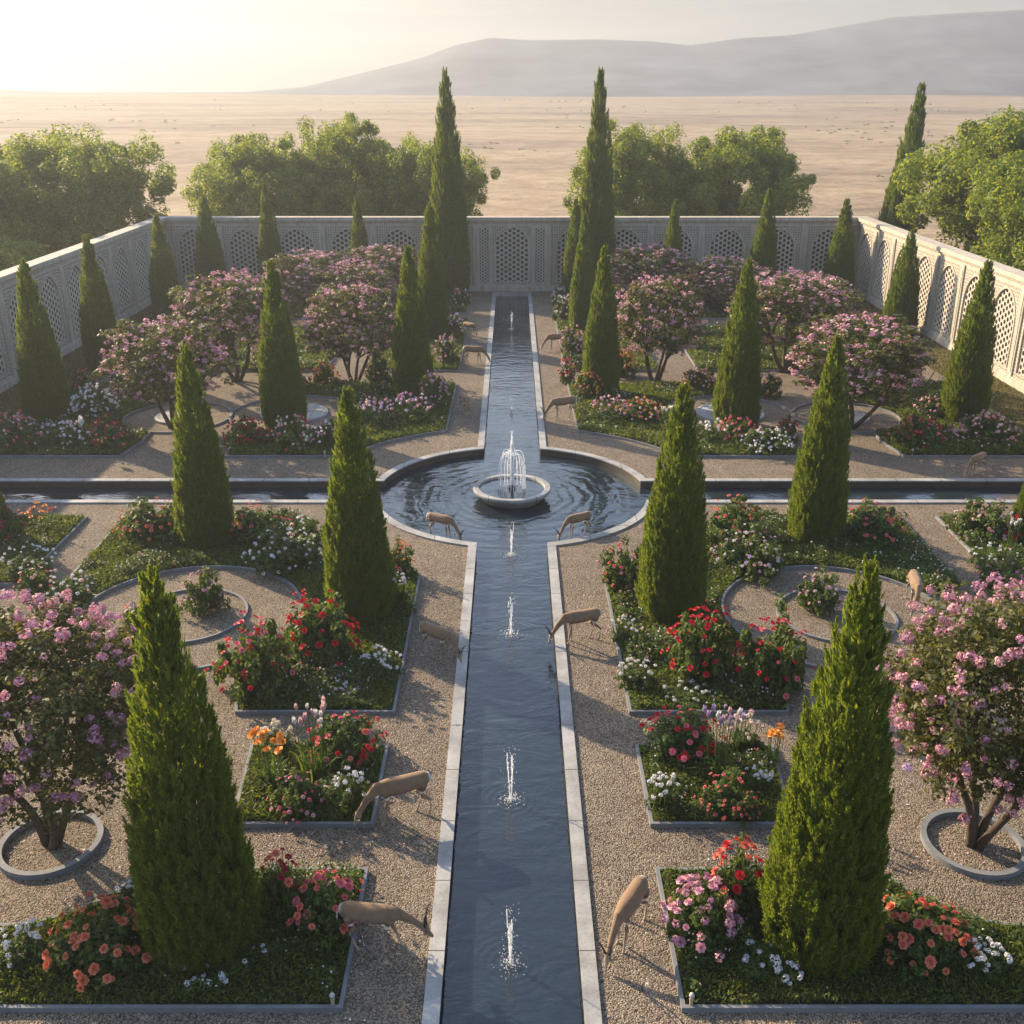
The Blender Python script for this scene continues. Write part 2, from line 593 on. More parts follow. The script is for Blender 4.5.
def tag(o, label=None, cat=None, group=None, kind=None):
    if label: o["label"] = label
    if cat: o["category"] = cat
    if group: o["group"] = group
    if kind: o["kind"] = kind
    return o


def empty(name, loc, rz=0.0, scale=1.0):
    o = bpy.data.objects.new(name, None)
    o.empty_display_size = 0.2
    o.location = loc
    o.rotation_euler = (0, 0, rz)
    o.scale = (scale,) * 3 if isinstance(scale, (int, float)) else scale
    return link(o)


def obj(name, mesh, parent=None, loc=(0, 0, 0), rot=(0, 0, 0), scale=(1, 1, 1)):
    o = bpy.data.objects.new(name, mesh)
    o.location, o.rotation_euler, o.scale = loc, rot, scale
    return link(o, parent)


class MB:
    """collects verts / faces and builds ONE mesh"""
    def __init__(self):
        self.v, self.f, self.mi = [], [], []
        self.mat = 0

    def add(self, verts, faces):
        b = len(self.v)
        self.v += [tuple(p) for p in verts]
        self.f += [tuple(b + i for i in fc) for fc in faces]
        self.mi += [self.mat] * len(faces)

    def box(self, x0, x1, y0, y1, z0, z1):
        self.add([(x0, y0, z0), (x1, y0, z0), (x1, y1, z0), (x0, y1, z0), (x0, y0, z1), (x1, y0, z1), (x1, y1, z1), (x0, y1, z1)],
                 [(3, 2, 1, 0), (4, 5, 6, 7), (0, 1, 5, 4), (1, 2, 6, 5), (2, 3, 7, 6), (3, 0, 4, 7)])

    def bar(self, p, q, wdt, y0, y1):
        """flat bar in the xz plane from p to q, width wdt, depth y0..y1"""
        p, q = np.array(p, float), np.array(q, float)
        d = q - p
        L = np.linalg.norm(d)
        if L < 0.02: return
        s = np.array((-d[1], d[0])) / L * wdt / 2
        a = [p - s, q - s, q + s, p + s]
        self.add([(x, y0, z) for x, z in a] + [(x, y1, z) for x, z in a],
                 [(0, 1, 2, 3), (7, 6, 5, 4), (0, 4, 5, 1), (1, 5, 6, 2), (2, 6, 7, 3), (3, 7, 4, 0)])

    def tube(self, pts, radii, n=8, cap=True, flat=(1, 1)):
        pts = [Vector(p) for p in pts]
        rings = []
        up = Vector((0, 0, 1))
        for i, p in enumerate(pts):
            t = (pts[min(i + 1, len(pts) - 1)] - pts[max(i - 1, 0)]).normalized()
            a = t.cross(up)
            if a.length < 0.05: a = t.cross(Vector((0, 1, 0)))
            a.normalize()
            b = a.cross(t)
            r = radii[i]
            ra, rb = (r if not isinstance(r, tuple) else r[0]), (r if not isinstance(r, tuple) else r[1])
            rings.append([p + a * ra * math.cos(2 * math.pi * k / n) + b * rb * math.sin(2 * math.pi * k / n) for k in range(n)])
        v = [q for rg in rings for q in rg]
        f = []
        for i in range(len(pts) - 1):
            for k in range(n):
                f.append((i * n + k, i * n + (k + 1) % n, (i + 1) * n + (k + 1) % n, (i + 1) * n + k))
        if cap:
            f.append(tuple(range(n))[::-1])
            f.append(tuple((len(pts) - 1) * n + k for k in range(n)))
        self.add(v, f)

    def lathe(self, prof, n=48, c=(0, 0, 0)):
        v, f = [], []
        for r, z in prof:
            for k in range(n):
                a = 2 * math.pi * k / n
                v.append((c[0] + r * math.cos(a), c[1] + r * math.sin(a), c[2] + z))
        for i in range(len(prof) - 1):
            for k in range(n):
                f.append((i * n + k, i * n + (k + 1) % n, (i + 1) * n + (k + 1) % n, (i + 1) * n + k))
        self.add(v, f)

    def poly(self, pts, z):
        self.add([(x, y, z) for x, y in pts], [tuple(range(len(pts)))])

    def strip(self, path_o, path_i, z):
        """flat strip between two paths of equal length"""
        n = len(path_o)
        self.add([(x, y, z) for x, y in path_o] + [(x, y, z) for x, y in path_i],
                 [(k, k + 1, n + k + 1, n + k) for k in range(n - 1)])

    def skirt(self, path, z0, z1):
        n = len(path)
        self.add([(x, y, z0) for x, y in path] + [(x, y, z1) for x, y in path],
                 [(k, k + 1, n + k + 1, n + k) for k in range(n - 1)])

    def mesh(self, name, mats, smooth=False):
        me = bpy.data.meshes.new(name)
        me.from_pydata(self.v, [], self.f)
        for m in (mats if isinstance(mats, (list, tuple)) else [mats]):
            me.materials.append(m)
        if any(self.mi): me.polygons.foreach_set("material_index", self.mi)
        if smooth: me.polygons.foreach_set("use_smooth", [True] * len(self.f))
        me.update()
        return me

    def build(self, name, mats, parent=None, smooth=False, loc=(0, 0, 0), rot=(0, 0, 0)):
        return obj(name, self.mesh(name, mats, smooth), parent, loc, rot)


def fix_normals(me):
    import bmesh
    bm = bmesh.new()
    bm.from_mesh(me)
    bmesh.ops.recalc_face_normals(bm, faces=bm.faces)
    bm.to_mesh(me)
    bm.free()


def quad_mesh(name, Q, mats, mi=None):
    """Q: (n,4,3) loose quads -> mesh"""
    Q = np.asarray(Q, dtype=np.float32)
    n = len(Q)
    me = bpy.data.meshes.new(name)
    me.vertices.add(4 * n)
    me.vertices.foreach_set("co", Q.reshape(-1))
    me.loops.add(4 * n)
    me.loops.foreach_set("vertex_index", np.arange(4 * n, dtype=np.int32))
    me.polygons.add(n)
    me.polygons.foreach_set("loop_start", np.arange(0, 4 * n, 4, dtype=np.int32))
    for m in (mats if isinstance(mats, (list, tuple)) else [mats]):
        me.materials.append(m)
    if mi is not None: me.polygons.foreach_set("material_index", np.asarray(mi, dtype=np.int32))
    me.update(calc_edges=True)
    return me


def unit(a):
    return a / np.maximum(np.linalg.norm(a, axis=-1, keepdims=True), 1e-9)


def leaves(c, t, nrm, L, W):
    """diamond leaves: centres, long axes, approximate normals, lengths, widths"""
    t = unit(t)
    s = unit(np.cross(t, nrm))
    L = np.asarray(L).reshape(-1, 1) if np.ndim(L) else L
    W = np.asarray(W).reshape(-1, 1) if np.ndim(W) else W
    mid = c - t * L * 0.08
    return np.stack([c - t * L / 2, mid + s * W / 2, c + t * L / 2, mid - s * W / 2], axis=1)


def rdir(rs, n):
    return unit(rs.normal(size=(n, 3)))


# ------------------------------------------------------------------ plan of the garden (metres)
YC = 31.5                                   # pool centre
RO, RI = 4.6, 4.34                          # pool coping
AO, AI = 1.25, 1.01                         # long channel half widths
BO, BI = 1.1, 0.86                          # cross channel half widths
YF, YE, XW, YB = -8.0, 67.55, 22.05, 68.1   # front, channel end, side walls, back wall
WZ = -0.20                                  # water level


def quadrant(sx, sy, r, a, b, yend, xend=21.5):
    """one quarter of the pool outline: from the long channel's end round to the cross channel's end"""
    pts = [(a, yend)]
    n = 8
    y1 = YC + sy * math.sqrt(r * r - a * a)
    for k in range(1, n): pts.append((a, yend + (y1 - yend) * k / n))
    th0 = math.acos(a / r)
    th1 = math.asin(b / r)
    m = 28
    for k in range(m + 1):
        th = th0 + (th1 - th0) * k / m
        pts.append((r * math.cos(th), YC + sy * r * math.sin(th)))
    x0 = r * math.cos(th1)
    for k in range(1, n + 1): pts.append((x0 + (xend - x0) * k / n, YC + sy * b))
    return [(sx * x, y) for x, y in pts]


def arc(cx, cy, r, a0, a1, n=24):
    return [(cx + r * math.cos(R(a0 + (a1 - a0) * k / n)), cy + r * math.sin(R(a0 + (a1 - a0) * k / n))) for k in range(n + 1)]


# gravel ground: one sheet in four quarters round the water
g = MB()
for sx in (-1, 1):
    for sy in (-1, 1):
        ye = YF if sy < 0 else YE
        p = quadrant(sx, sy, RO - 0.02, AO - 0.02, BO - 0.02, ye)
        yb = YF if sy < 0 else YB
        out = [(sx * 22.6, p[-1][1]), (sx * 22.6, yb)]
        if sy > 0: out += [(0, yb), (0, ye)]
        pts = p + out
        if sx * sy < 0: pts = pts[::-1]
        g.poly(pts, 0.0)
gr = g.build("gravel_ground", M['gravel'])
fix_normals(gr.data)
for pl in gr.data.polygons:
    if pl.normal.z < 0: pl.flip()
tag(gr, kind="structure")

# stone coping round the water, a quarter at a time
for sx in (-1, 1):
    for sy in (-1, 1):
        ye = YF if sy < 0 else YE
        po = quadrant(sx, sy, RO, AO, BO, ye)
        pi = quadrant(sx, sy, RI, AI, BI, ye)
        k = MB()
        k.strip(po, pi, 0.05)
        k.skirt(po, -0.1, 0.05)
        k.skirt(pi, 0.005, 0.05)
        k.mat = 1
        pj = quadrant(sx, sy, RI + 0.015, AI + 0.015, BI + 0.015, ye)
        k.skirt(pj, -0.55, 0.0045)
        o = k.build("channel_kerb", [M['coping'], M['darkstone']])
        fix_normals(o.data)
        tag(o, kind="structure")
k = MB()
k.box(-1.24, 1.24, YE - 0.24, YE, -0.55, 0.048)
tag(k.build("channel_kerb", M['coping']), kind="structure")


def water_outline(r, a, b, xe):
    q = quadrant(1, -1, r, a, b, YF + 0.1, xe)
    q2 = quadrant(1, 1, r, a, b, YE - 0.2, xe)
    q3 = quadrant(-1, 1, r, a, b, YE - 0.2, xe)
    q4 = quadrant(-1, -1, r, a, b, YF + 0.1, xe)
    return q + q2[::-1] + q3 + q4[::-1]


k = MB()
k.poly(water_outline(RI + 0.012, AI + 0.012, BI + 0.012, 21.4), WZ)
o = k.build("water", M['water'])
tag(o, kind="structure")
k = MB()
k.poly(water_outline(RI + 0.02, AI + 0.02, BI + 0.02, 21.45), -0.42)
tag(k.build("channel_floor", M['darkstone']), kind="structure")

# desert plain, one sheet to the horizon, a little lower than the terrace the garden stands on
rs = np.random.RandomState(3)
xs = np.concatenate([-np.geomspace(2000, 40, 46), np.linspace(-36, 36, 13), np.geomspace(40, 2000, 46)])
ys = np.concatenate([[-120, -80, -40], np.linspace(-12, 80, 14), np.geomspace(86, 1350, 90)])
X, Y = np.meshgrid(xs, ys)
amp = np.clip((np.hypot(X, Y - 30) - 70) / 200, 0, 1)
Z = -0.95 + amp * (0.55 * np.sin(X / 61 + Y / 83) * np.sin(Y / 37 + 0.6 * np.sin(X / 97)) + 0.8 * np.sin(X / 310 + 1.0) * np.sin(Y / 150 + np.sin(X / 260)))
Z += np.clip((Y - 130) / 470, 0, 1) ** 1.2 * 11.6
nx, ny = len(xs), len(ys)
me = bpy.data.meshes.new("desert_plain")
idx = np.arange(nx * ny).reshape(ny, nx)
fc = np.stack([idx[:-1, :-1], idx[:-1, 1:], idx[1:, 1:], idx[1:, :-1]], -1).reshape(-1, 4)
me.from_pydata(np.stack([X, Y, Z], -1).reshape(-1, 3).tolist(), [], fc.tolist())
me.materials.append(M['desert'])
me.polygons.foreach_set("use_smooth", [True] * len(fc))
tag(obj("desert_plain", me), kind="structure")


# mountains on the far side of the plain
def vnoise(x, y, seed):
    r_ = np.random.RandomState(seed)
    tab = r_.rand(256, 256)
    xi, yi = np.floor(x).astype(int), np.floor(y).astype(int)
    fx, fy = x - xi, y - yi
    fx, fy = fx * fx * (3 - 2 * fx), fy * fy * (3 - 2 * fy)
    a, b = tab[yi % 256, xi % 256], tab[yi % 256, (xi + 1) % 256]
    c, d = tab[(yi + 1) % 256, xi % 256], tab[(yi + 1) % 256, (xi + 1) % 256]
    return (a * (1 - fx) + b * fx) * (1 - fy) + (c * (1 - fx) + d * fx) * fy


YR = 800.0
prof = [(-2500, 0), (60, 92), (240, 92), (300, 87), (360, 73), (420, 58), (455, 45), (490, 37.5), (530, 40), (600, 39), (650, 41), (690, 45), (740, 38), (790, 35), (840, 26), (890, 17), (950, 13), (1024, 9), (1150, 14), (1400, 30), (1800, 50), (2600, 92)]
px_ = np.array([p[0] for p in prof], float)
hz = np.array([max(height_at(YR, p[1]), 10) for p in prof])
X0 = (px_ - 512) / F_PX * (YR * math.cos(PITCH) + (CAM_H - 50) * math.sin(PITCH))
gx = np.linspace(-560, 1100, 420)
gy = np.linspace(560, 1010, 80)
GX, GY = np.meshgrid(gx, gy)
ridge = np.interp(GX, X0, hz)
t = np.where(GY < YR, (GY - 570) / (YR - 570), 1 - (GY - YR) / 230)
t = np.clip(t, 0, 1)
spur = sum(np.abs(vnoise(GX / s_ + 40, GY / (s_ * 1.6) + 40, k_) - 0.5) * 2 * a_ for k_, (s_, a_) in enumerate(((95, .5), (42, .3), (18, .2))))
GZ = 9 + (ridge - 9) * np.clip(t ** 1.25 * (1 - 0.55 * spur * (1 - t) * 1.4), 0, 1) + (t - 1) * 3.0
me = bpy.data.meshes.new("mountains")
ny, nx = GX.shape
idx = np.arange(nx * ny).reshape(ny, nx)
fc = np.stack([idx[:-1, :-1], idx[:-1, 1:], idx[1:, 1:], idx[1:, :-1]], -1).reshape(-1, 4)
me.from_pydata(np.stack([GX, GY, GZ], -1).reshape(-1, 3).tolist(), [], fc.tolist())
me.materials.append(M['rock'])
me.polygons.foreach_set("use_smooth", [True] * len(fc))
tag(obj("mountains", me), kind="structure")

# the air
hb = MB()
hb.box(-2100, 2100, -130, 1400, -6.0, 84)
m, n, l = new_mat("haze")
pv = n.new("ShaderNodeVolumePrincipled")
pv.inputs["Color"].default_value = (0.565, 0.59, 0.63, 1)
pv.inputs["Density"].default_value = HAZE_DENSITY
pv.inputs["Anisotropy"].default_value = HAZE_ANISO
on = n.new("ShaderNodeOutputMaterial")
l.new(pv.outputs[0], on.inputs["Volume"])
tag(hb.build("haze", m), kind="stuff")

# ------------------------------------------------------------------ walls with arched lattice screens
WH = 4.65                                   # total height
PZ0, PZ1 = 0.38, 4.12                       # panel bottom / top


def arch_pts(hw, z0, zs, zt, n=14):
    """opening outline, bottom-left over the pointed top to bottom-right"""
    left = [(-hw, z0), (-hw, (z0 + zs) / 2), (-hw, zs)]
    a = []
    for k in range(1, n + 1):
        s_ = k / n
        x = -hw * math.cos(s_ * math.pi / 2) ** 0.92
        z = zs + (zt - zs) * (math.sin(s_ * math.pi / 2) ** 0.95) * (0.94 + 0.06 * s_ ** 3)
        a.append((x if k < n else 0.0, z))
    half = left + a
    return half + [(-x, z) for x, z in half[:-1]][::-1]


def clip_line(poly, p, d):
    """segment of the line p+t*d inside a convex polygon"""
    t0, t1 = -1e9, 1e9
    n_ = len(poly)
    cx = sum(q[0] for q in poly) / n_
    cz = sum(q[1] for q in poly) / n_
    for k_ in range(n_):
        a, b = poly[k_], poly[(k_ + 1) % n_]
        nx_, nz_ = b[1] - a[1], -(b[0] - a[0])
        if (cx - a[0]) * nx_ + (cz - a[1]) * nz_ < 0: nx_, nz_ = -nx_, -nz_
        den = d[0] * nx_ + d[1] * nz_
        num = (p[0] - a[0]) * nx_ + (p[1] - a[1]) * nz_
        if abs(den) < 1e-9:
            if num < 0: return None
            continue
        tt = -num / den
        if den > 0: t0 = max(t0, tt)
        else: t1 = min(t1, tt)
    return None if t1 - t0 < 0.03 else (t0, t1)


def lattice_mesh(name, poly, d, wdt, y0, y1):
    """star screen: three families of bars, with knots, cut to the opening"""
    k = MB()
    zc = 1.0
    for fam, (ang, off) in enumerate(((0, 0.0), (60, 0.5), (120, 0.0))):
        nrm = (math.cos(R(ang)), math.sin(R(ang)))
        dr = (-nrm[1], nrm[0])
        for q in range(-40, 41):
            o_ = (q + off) * d
            p = (nrm[0] * o_, zc + nrm[1] * o_)
            s_ = clip_line(poly, p, dr)
            if s_:
                k.bar((p[0] + dr[0] * s_[0], p[1] + dr[1] * s_[0]), (p[0] + dr[0] * s_[1], p[1] + dr[1] * s_[1]), wdt, y0 + 0.003 * fam, y1)
    return k.mesh(name, M['lattice'])


def panel_mesh(name, W, op, depth=0.16, z0=PZ0, z1=PZ1):
    """face with an arched opening, reveal and a raised rim round it; y=0 is the face, +y into the wall"""
    k = MB()
    n_ = len(op)
    out = []
    for x, z in op:
        if z <= op[2][1] + 1e-6: out.append((-W / 2 if x < 0 else W / 2, z0 if abs(z - op[0][1]) < 1e-6 else z))
        else:
            s_ = min((W / 2) / max(abs(x), 1e-6), (z1 - op[2][1]) / max(z - op[2][1], 1e-6))
            out.append((x * s_, op[2][1] + (z - op[2][1]) * s_))
    # keep the two top corners in the fan
    fc_v = [(x, 0, z) for x, z in op] + [(x, 0, z) for x, z in out]
    f = [(q, q + 1, n_ + q + 1, n_ + q) for q in range(n_ - 1)]
    k.add(fc_v, f)
    for q in range(n_ - 1):
        a, b = out[q], out[q + 1]
        if abs(abs(a[0]) - W / 2) < 1e-6 and abs(b[1] - z1) < 1e-6 and abs(a[1] - z1) > 1e-6:
            k.add([(a[0], 0, a[1]), (b[0], 0, b[1]), (a[0], 0, z1)], [(0, 1, 2)])
        if abs(abs(b[0]) - W / 2) < 1e-6 and abs(a[1] - z1) < 1e-6 and abs(b[1] - z1) > 1e-6:
            k.add([(a[0], 0, a[1]), (b[0], 0, b[1]), (b[0], 0, z1)], [(0, 1, 2)])
    # sill below the opening
    k.add([(-W / 2, 0, z0), (W / 2, 0, z0), (op[-1][0], 0, op[-1][1]), (op[0][0], 0, op[0][1])], [(0, 1, 2, 3)])
    # raised rim
    k.mat = 1
    c_ = (0, op[2][1])
    rim_o = []
    for x, z in op:
        if z <= c_[1]: rim_o.append((x + math.copysign(0.09, x), z))
        else:
            L = math.hypot(x, z - c_[1])
            rim_o.append((x * (1 + 0.09 / L), c_[1] + (z - c_[1]) * (1 + 0.10 / L)))
    k.add([(x, -0.035, z) for x, z in op] + [(x, -0.035, z) for x, z in rim_o], f)
    k.add([(x, -0.035, z) for x, z in rim_o] + [(x, 0.0, z) for x, z in rim_o], f)
    k.add([(x, -0.035, z) for x, z in op] + [(x, depth, z) for x, z in op], f)
    k.add([(op[0][0], 0, op[0][1]), (op[-1][0], 0, op[-1][1]), (op[-1][0], depth, op[-1][1]), (op[0][0], depth, op[0][1])], [(0, 1, 2, 3)])
    return k.mesh(name, [M['carved'], M['wall']])


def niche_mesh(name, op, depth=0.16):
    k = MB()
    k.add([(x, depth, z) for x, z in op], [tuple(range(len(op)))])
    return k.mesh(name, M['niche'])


PW = 0.42                                   # pilaster width
BAY = 3.27
PANEL_W = BAY - PW
OP = arch_pts(1.12, 0.62, 2.35, 3.90)
ME_PANEL = panel_mesh("arched_panel", PANEL_W, OP)
ME_LAT = lattice_mesh("lattice", OP, 0.262, 0.050, 0.045, 0.082)
ME_NICHE = niche_mesh("niche_shade", OP)
k = MB(); k.box(-PW / 2, PW / 2, -0.07, 0.18, 0.30, 4.20)
k.box(-PW / 2 + 0.10, PW / 2 - 0.10, -0.095, -0.07, 0.55, 3.95)
ME_PIL = k.mesh("pilaster", M['wall'])
OPC = arch_pts(1.08, 0.62, 2.75, 4.02)
ME_CPANEL = panel_mesh("arched_panel", 2.44, OPC)
ME_CLAT = lattice_mesh("lattice", OPC, 0.262, 0.050, 0.045, 0.082)
ME_CNICHE = niche_mesh("niche_shade", OPC)
NP = [(-0.27, 0.55), (-0.27, 2.2), (-0.27, 3.95), (0.27, 3.95), (0.27, 2.2), (0.27, 0.55)]
ME_NLAT = lattice_mesh("lattice", [NP[0], NP[2], NP[3], NP[5]], 0.17, 0.040, 0.03, 0.08)
k = MB()
k.mat = 1
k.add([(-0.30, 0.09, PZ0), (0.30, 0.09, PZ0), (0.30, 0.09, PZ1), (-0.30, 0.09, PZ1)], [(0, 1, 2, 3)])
k.mat = 0
k.box(-0.30, -0.27, 0.0, 0.09, PZ0, PZ1); k.box(0.27, 0.30, 0.0, 0.09, PZ0, PZ1)
k.box(-0.27, 0.27, 0.0, 0.09, PZ0, 0.55); k.box(-0.27, 0.27, 0.0, 0.09, 3.95, PZ1)
ME_NPAN = k.mesh("narrow_panel", [M['wall'], M['niche']])


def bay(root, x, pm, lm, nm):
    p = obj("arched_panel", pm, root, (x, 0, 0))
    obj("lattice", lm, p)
    obj("niche_shade", nm, p)


def wall_body(root, x0, x1, cap_over=0.12):
    k = MB(); k.box(x0, x1, -0.10, 0.40, -1.0, 0.30); k.box(x0, x1, -0.05, 0.40, 0.30, 0.379)
    k.build("plinth", M['wall'], root)
    k = MB(); k.box(x0, x1, 0.19, 0.38, 0.38, 4.12)
    k.build("backing", M['wall'], root)
    k = MB(); k.box(x0, x1, 0.0, 0.40, 4.121, 4.34)
    k.build("frieze", M['wall'], root)
    k = MB()
    k.box(x0, x1, -0.09, 0.47, 4.341, 4.44); k.box(x0, x1, -0.18, 0.58, 4.4405, WH)
    k.build("coping", M['wall'], root)


wb = empty("lattice_wall", (0, YB, 0))
tag(wb, "pale stone screen wall closing the far end of the garden behind the channel", "wall", "walls round the garden")
wall_body(wb, -XW - 0.6, XW + 0.6)
bay(wb, 0, ME_CPANEL, ME_CLAT, ME_CNICHE)
for s in (-1, 1):
    obj("pilaster", ME_PIL, wb, (s * 1.36, 0, 0), scale=(0.62, 1, 1))
    o = obj("narrow_panel", ME_NPAN, wb, (s * 1.79, 0, 0))
    obj("lattice", ME_NLAT, o)
    obj("pilaster", ME_PIL, wb, (s * 2.30, 0, 0))
    for q in range(6):
        x0 = 2.30 + q * BAY
        bay(wb, s * (x0 + BAY / 2), ME_PANEL, ME_LAT, ME_NICHE)
        if q < 5: obj("pilaster", ME_PIL, wb, (s * (x0 + BAY), 0, 0))
for s, lab in ((-1, "shaded pale stone lattice wall running along the left side of the garden"), (1, "sunlit pale stone lattice wall running along the right side of the garden")):
    wr = empty("lattice_wall", (s * XW, YB, 0), R(90) if s < 0 else R(-90))
    tag(wr, lab, "wall", "walls round the garden")
    Lw = 46.0
    # local +x runs along the wall; face looks to the garden
    a, b = (-Lw, -0.16) if s < 0 else (0.16, Lw)
    wall_body(wr, a, b)
    for q in range(14):
        xx = (0.25 + BAY / 2 + q * BAY) * (-1 if s < 0 else 1)
        bay(wr, xx, ME_PANEL, ME_LAT, ME_NICHE)
        obj("pilaster", ME_PIL, wr, (xx + (BAY / 2) * (-1 if s < 0 else 1), 0, 0))

# ------------------------------------------------------------------ planting beds: edging, soil, ground cover
def mirror(pts):
    return [(-x, y) for x, y in pts][::-1]


def poly_offset(pts, d):
    """inset a CCW polygon by d"""
    n_ = len(pts)
    out = []
    for k_ in range(n_):
        p0, p1, p2 = (np.array(pts[(k_ + q) % n_]) for q in (-1, 0, 1))
        e1, e2 = p1 - p0, p2 - p1
        e1, e2 = e1 / np.linalg.norm(e1), e2 / np.linalg.norm(e2)
        n1, n2 = np.array((-e1[1], e1[0])), np.array((-e2[1], e2[0]))
        b = n1 + n2
        b = b / max(np.dot(b, b) / 2, 0.35)
        out.append(tuple(p1 + b * d))
    return out


def area2(p):
    return sum(p[k_][0] * p[(k_ + 1) % len(p)][1] - p[(k_ + 1) % len(p)][0] * p[k_][1] for k_ in range(len(p)))


def inside(poly, x, y):
    r_ = np.zeros(len(x), bool)
    n_ = len(poly)
    for k_ in range(n_):
        (x1, y1), (x2, y2) = poly[k_], poly[(k_ + 1) % n_]
        c_ = ((y1 > y) != (y2 > y))
        with np.errstate(divide='ignore', invalid='ignore'):
            xx = (x2 - x1) * (y - y1) / (y2 - y1 + 1e-12) + x1
        r_ ^= c_ & (x < xx)
    return r_


GV = np.random.RandomState(11)


def bed(pts, dens, seed, leaf=(0.10, 0.035), hgt=0.12):
    if area2(pts) < 0: pts = pts[::-1]
    inn = poly_offset(pts, 0.06)
    k = MB()
    o_, i_ = pts + [pts[0]], inn + [inn[0]]
    k.strip(o_, i_, 0.09)
    k.skirt(o_, -0.02, 0.09)
    k.skirt(i_, 0.0, 0.09)
    e = k.build("bed_edging", M['kerb'])
    fix_normals(e.data)
    tag(e, kind="structure")
    k = MB()
    k.poly(poly_offset(pts, 0.055), 0.05)
    s_ = k.build("bed_soil", M['soil'])
    fix_normals(s_.data)
    for pl in s_.data.polygons:
        if pl.normal.z < 0: pl.flip()
    tag(s_, kind="structure")
    rs = np.random.RandomState(seed)
    A = np.array(pts)
    lo, hi = A.min(0), A.max(0)
    n_ = int((hi - lo).prod() * dens)
    x, y = rs.uniform(lo[0], hi[0], n_), rs.uniform(lo[1], hi[1], n_)
    ok = inside(poly_offset(pts, 0.07), x, y)
    x, y = x[ok], y[ok]
    n_ = len(x)
    patch = vnoise(x * 1.3 + 50, y * 1.3 + 50, seed)
    h_ = hgt * (0.35 + 1.1 * patch) * rs.uniform(0.3, 1.0, n_)
    c_ = np.stack([x, y, 0.05 + h_], 1)
    t_ = unit(np.stack([rs.normal(0, 0.75, n_), rs.normal(0, 0.75, n_), rs.uniform(0.25, 1.2, n_)], 1))
    nn = rdir(rs, n_)
    L = leaf[0] * rs.uniform(0.6, 1.4, n_)
    q_ = leaves(c_, t_, nn, L, leaf[1] * rs.uniform(0.6, 1.4, n_))
    gobj = obj("grass", quad_mesh("grass", q_, M['grass']))
    tag(gobj, kind="stuff")
    # leafy low undergrowth in drifts, with a sprinkle of tiny blooms
    n_ = int((hi - lo).prod() * dens * 0.9)
    x, y = rs.uniform(lo[0], hi[0], n_), rs.uniform(lo[1], hi[1], n_)
    dr = vnoise(x * 0.9 + 80, y * 0.9 + 80, seed + 5) * 0.65 + vnoise(x * 2.7 + 20, y * 2.7 + 20, seed + 6) * 0.35
    ok = inside(poly_offset(pts, 0.16), x, y) & (dr > 0.46)
    x, y, dr = x[ok], y[ok], dr[ok]
    n_ = len(x)
    ht_ = np.clip((dr - 0.44) * 1.3, 0.05, 0.34)
    z = 0.06 + ht_ * rs.uniform(0.25, 1.0, n_)
    nn = unit(rs.normal(0, .55, (n_, 3)) + np.array([0, 0, 1.0]))
    t_ = unit(np.cross(nn, rdir(rs, n_)))
    q_ = leaves(np.stack([x, y, z], 1), t_, nn, leaf[0] * 0.85 * rs.uniform(.6, 1.4, n_), leaf[0] * 0.42)
    nb = max(8, int(n_ * 0.022))
    pk = rs.randint(0, n_, nb)
    m_ = 5
    c_ = np.repeat(np.stack([x[pk], y[pk], 0.08 + ht_[pk] * 1.02], 1), m_, 0)
    dd = rdir(rs, nb * m_)
    bs = leaf[0] * 0.28
    b_ = leaves(c_ + dd * bs * 0.5, np.cross(dd, rdir(rs, nb * m_)), unit(dd + np.array([0, 0, .6])), bs * 1.1, bs)
    pal = [PETAL['white'], PETAL['palepink'], PETAL['cream'], PETAL['rosy']]
    mi = [0] * n_ + list(np.repeat(1 + rs.choice(4, nb, p=[.45, .25, .15, .15]), m_))
    tag(obj("undergrowth", quad_mesh("undergrowth", np.concatenate([q_, b_]), [M['rose_leaf']] + pal, mi)), kind="stuff")


def ring_kerb(name, cx, cy, r, wd, z=0.08):
    k = MB()
    k.lathe([(r, -0.02), (r, z), (r - wd, z), (r - wd, -0.02)], 72, (cx, cy, 0))
    o = k.build(name, M['kerb'])
    fix_normals(o.data)
    return o


PC, PR = (8.0, 22.85), 2.8                      # front round plazas
QC, QR = (8.75, 40.2), 2.55                     # rear round plazas
TC, TR = (13.25, 39.7), 2.1
ringarc = lambda rr, a0, a1: arc(0, YC, rr, a0, a1, 14)
right_beds = []
# L1 / R1, in front of the nearest cypresses; its back edge follows the gravel round the small tree
right_beds.append(([(2.38, 10.92), (9.6, 10.92), (9.6, 12.9)] + arc(7.9, 14.43, 1.9, 300, 205, 12) + [(5.7, 13.78), (2.38, 13.78)], 1500, (0.085, 0.026), 0.13))
right_beds.append(([(2.43, 14.88), (4.95, 14.88), (5.15, 17.3), (2.43, 17.3)], 1300, (0.09, 0.028), 0.13))
a1 = math.degrees(math.atan2(-1.9, 2.4))
right_beds.append(([(2.43, 18.45), (5.75, 18.45)] + arc(PC[0], PC[1], PR - 0.0605, 232, 20 + 0, 26)[::1] +
                   [(11.75, 24.3), (11.75, 29.35)] + [(0 + 6.72 * math.cos(R(a)), YC + 6.72 * math.sin(R(a))) for a in np.linspace(-18.5, -68, 12)] + [(2.43, 25.1)], 1000, (0.11, 0.034), 0.14))
right_beds.append(([(12.85, 24.5), (20.5, 24.5), (20.5, 29.2), (12.85, 29.2)], 700, (0.12, 0.04), 0.14))
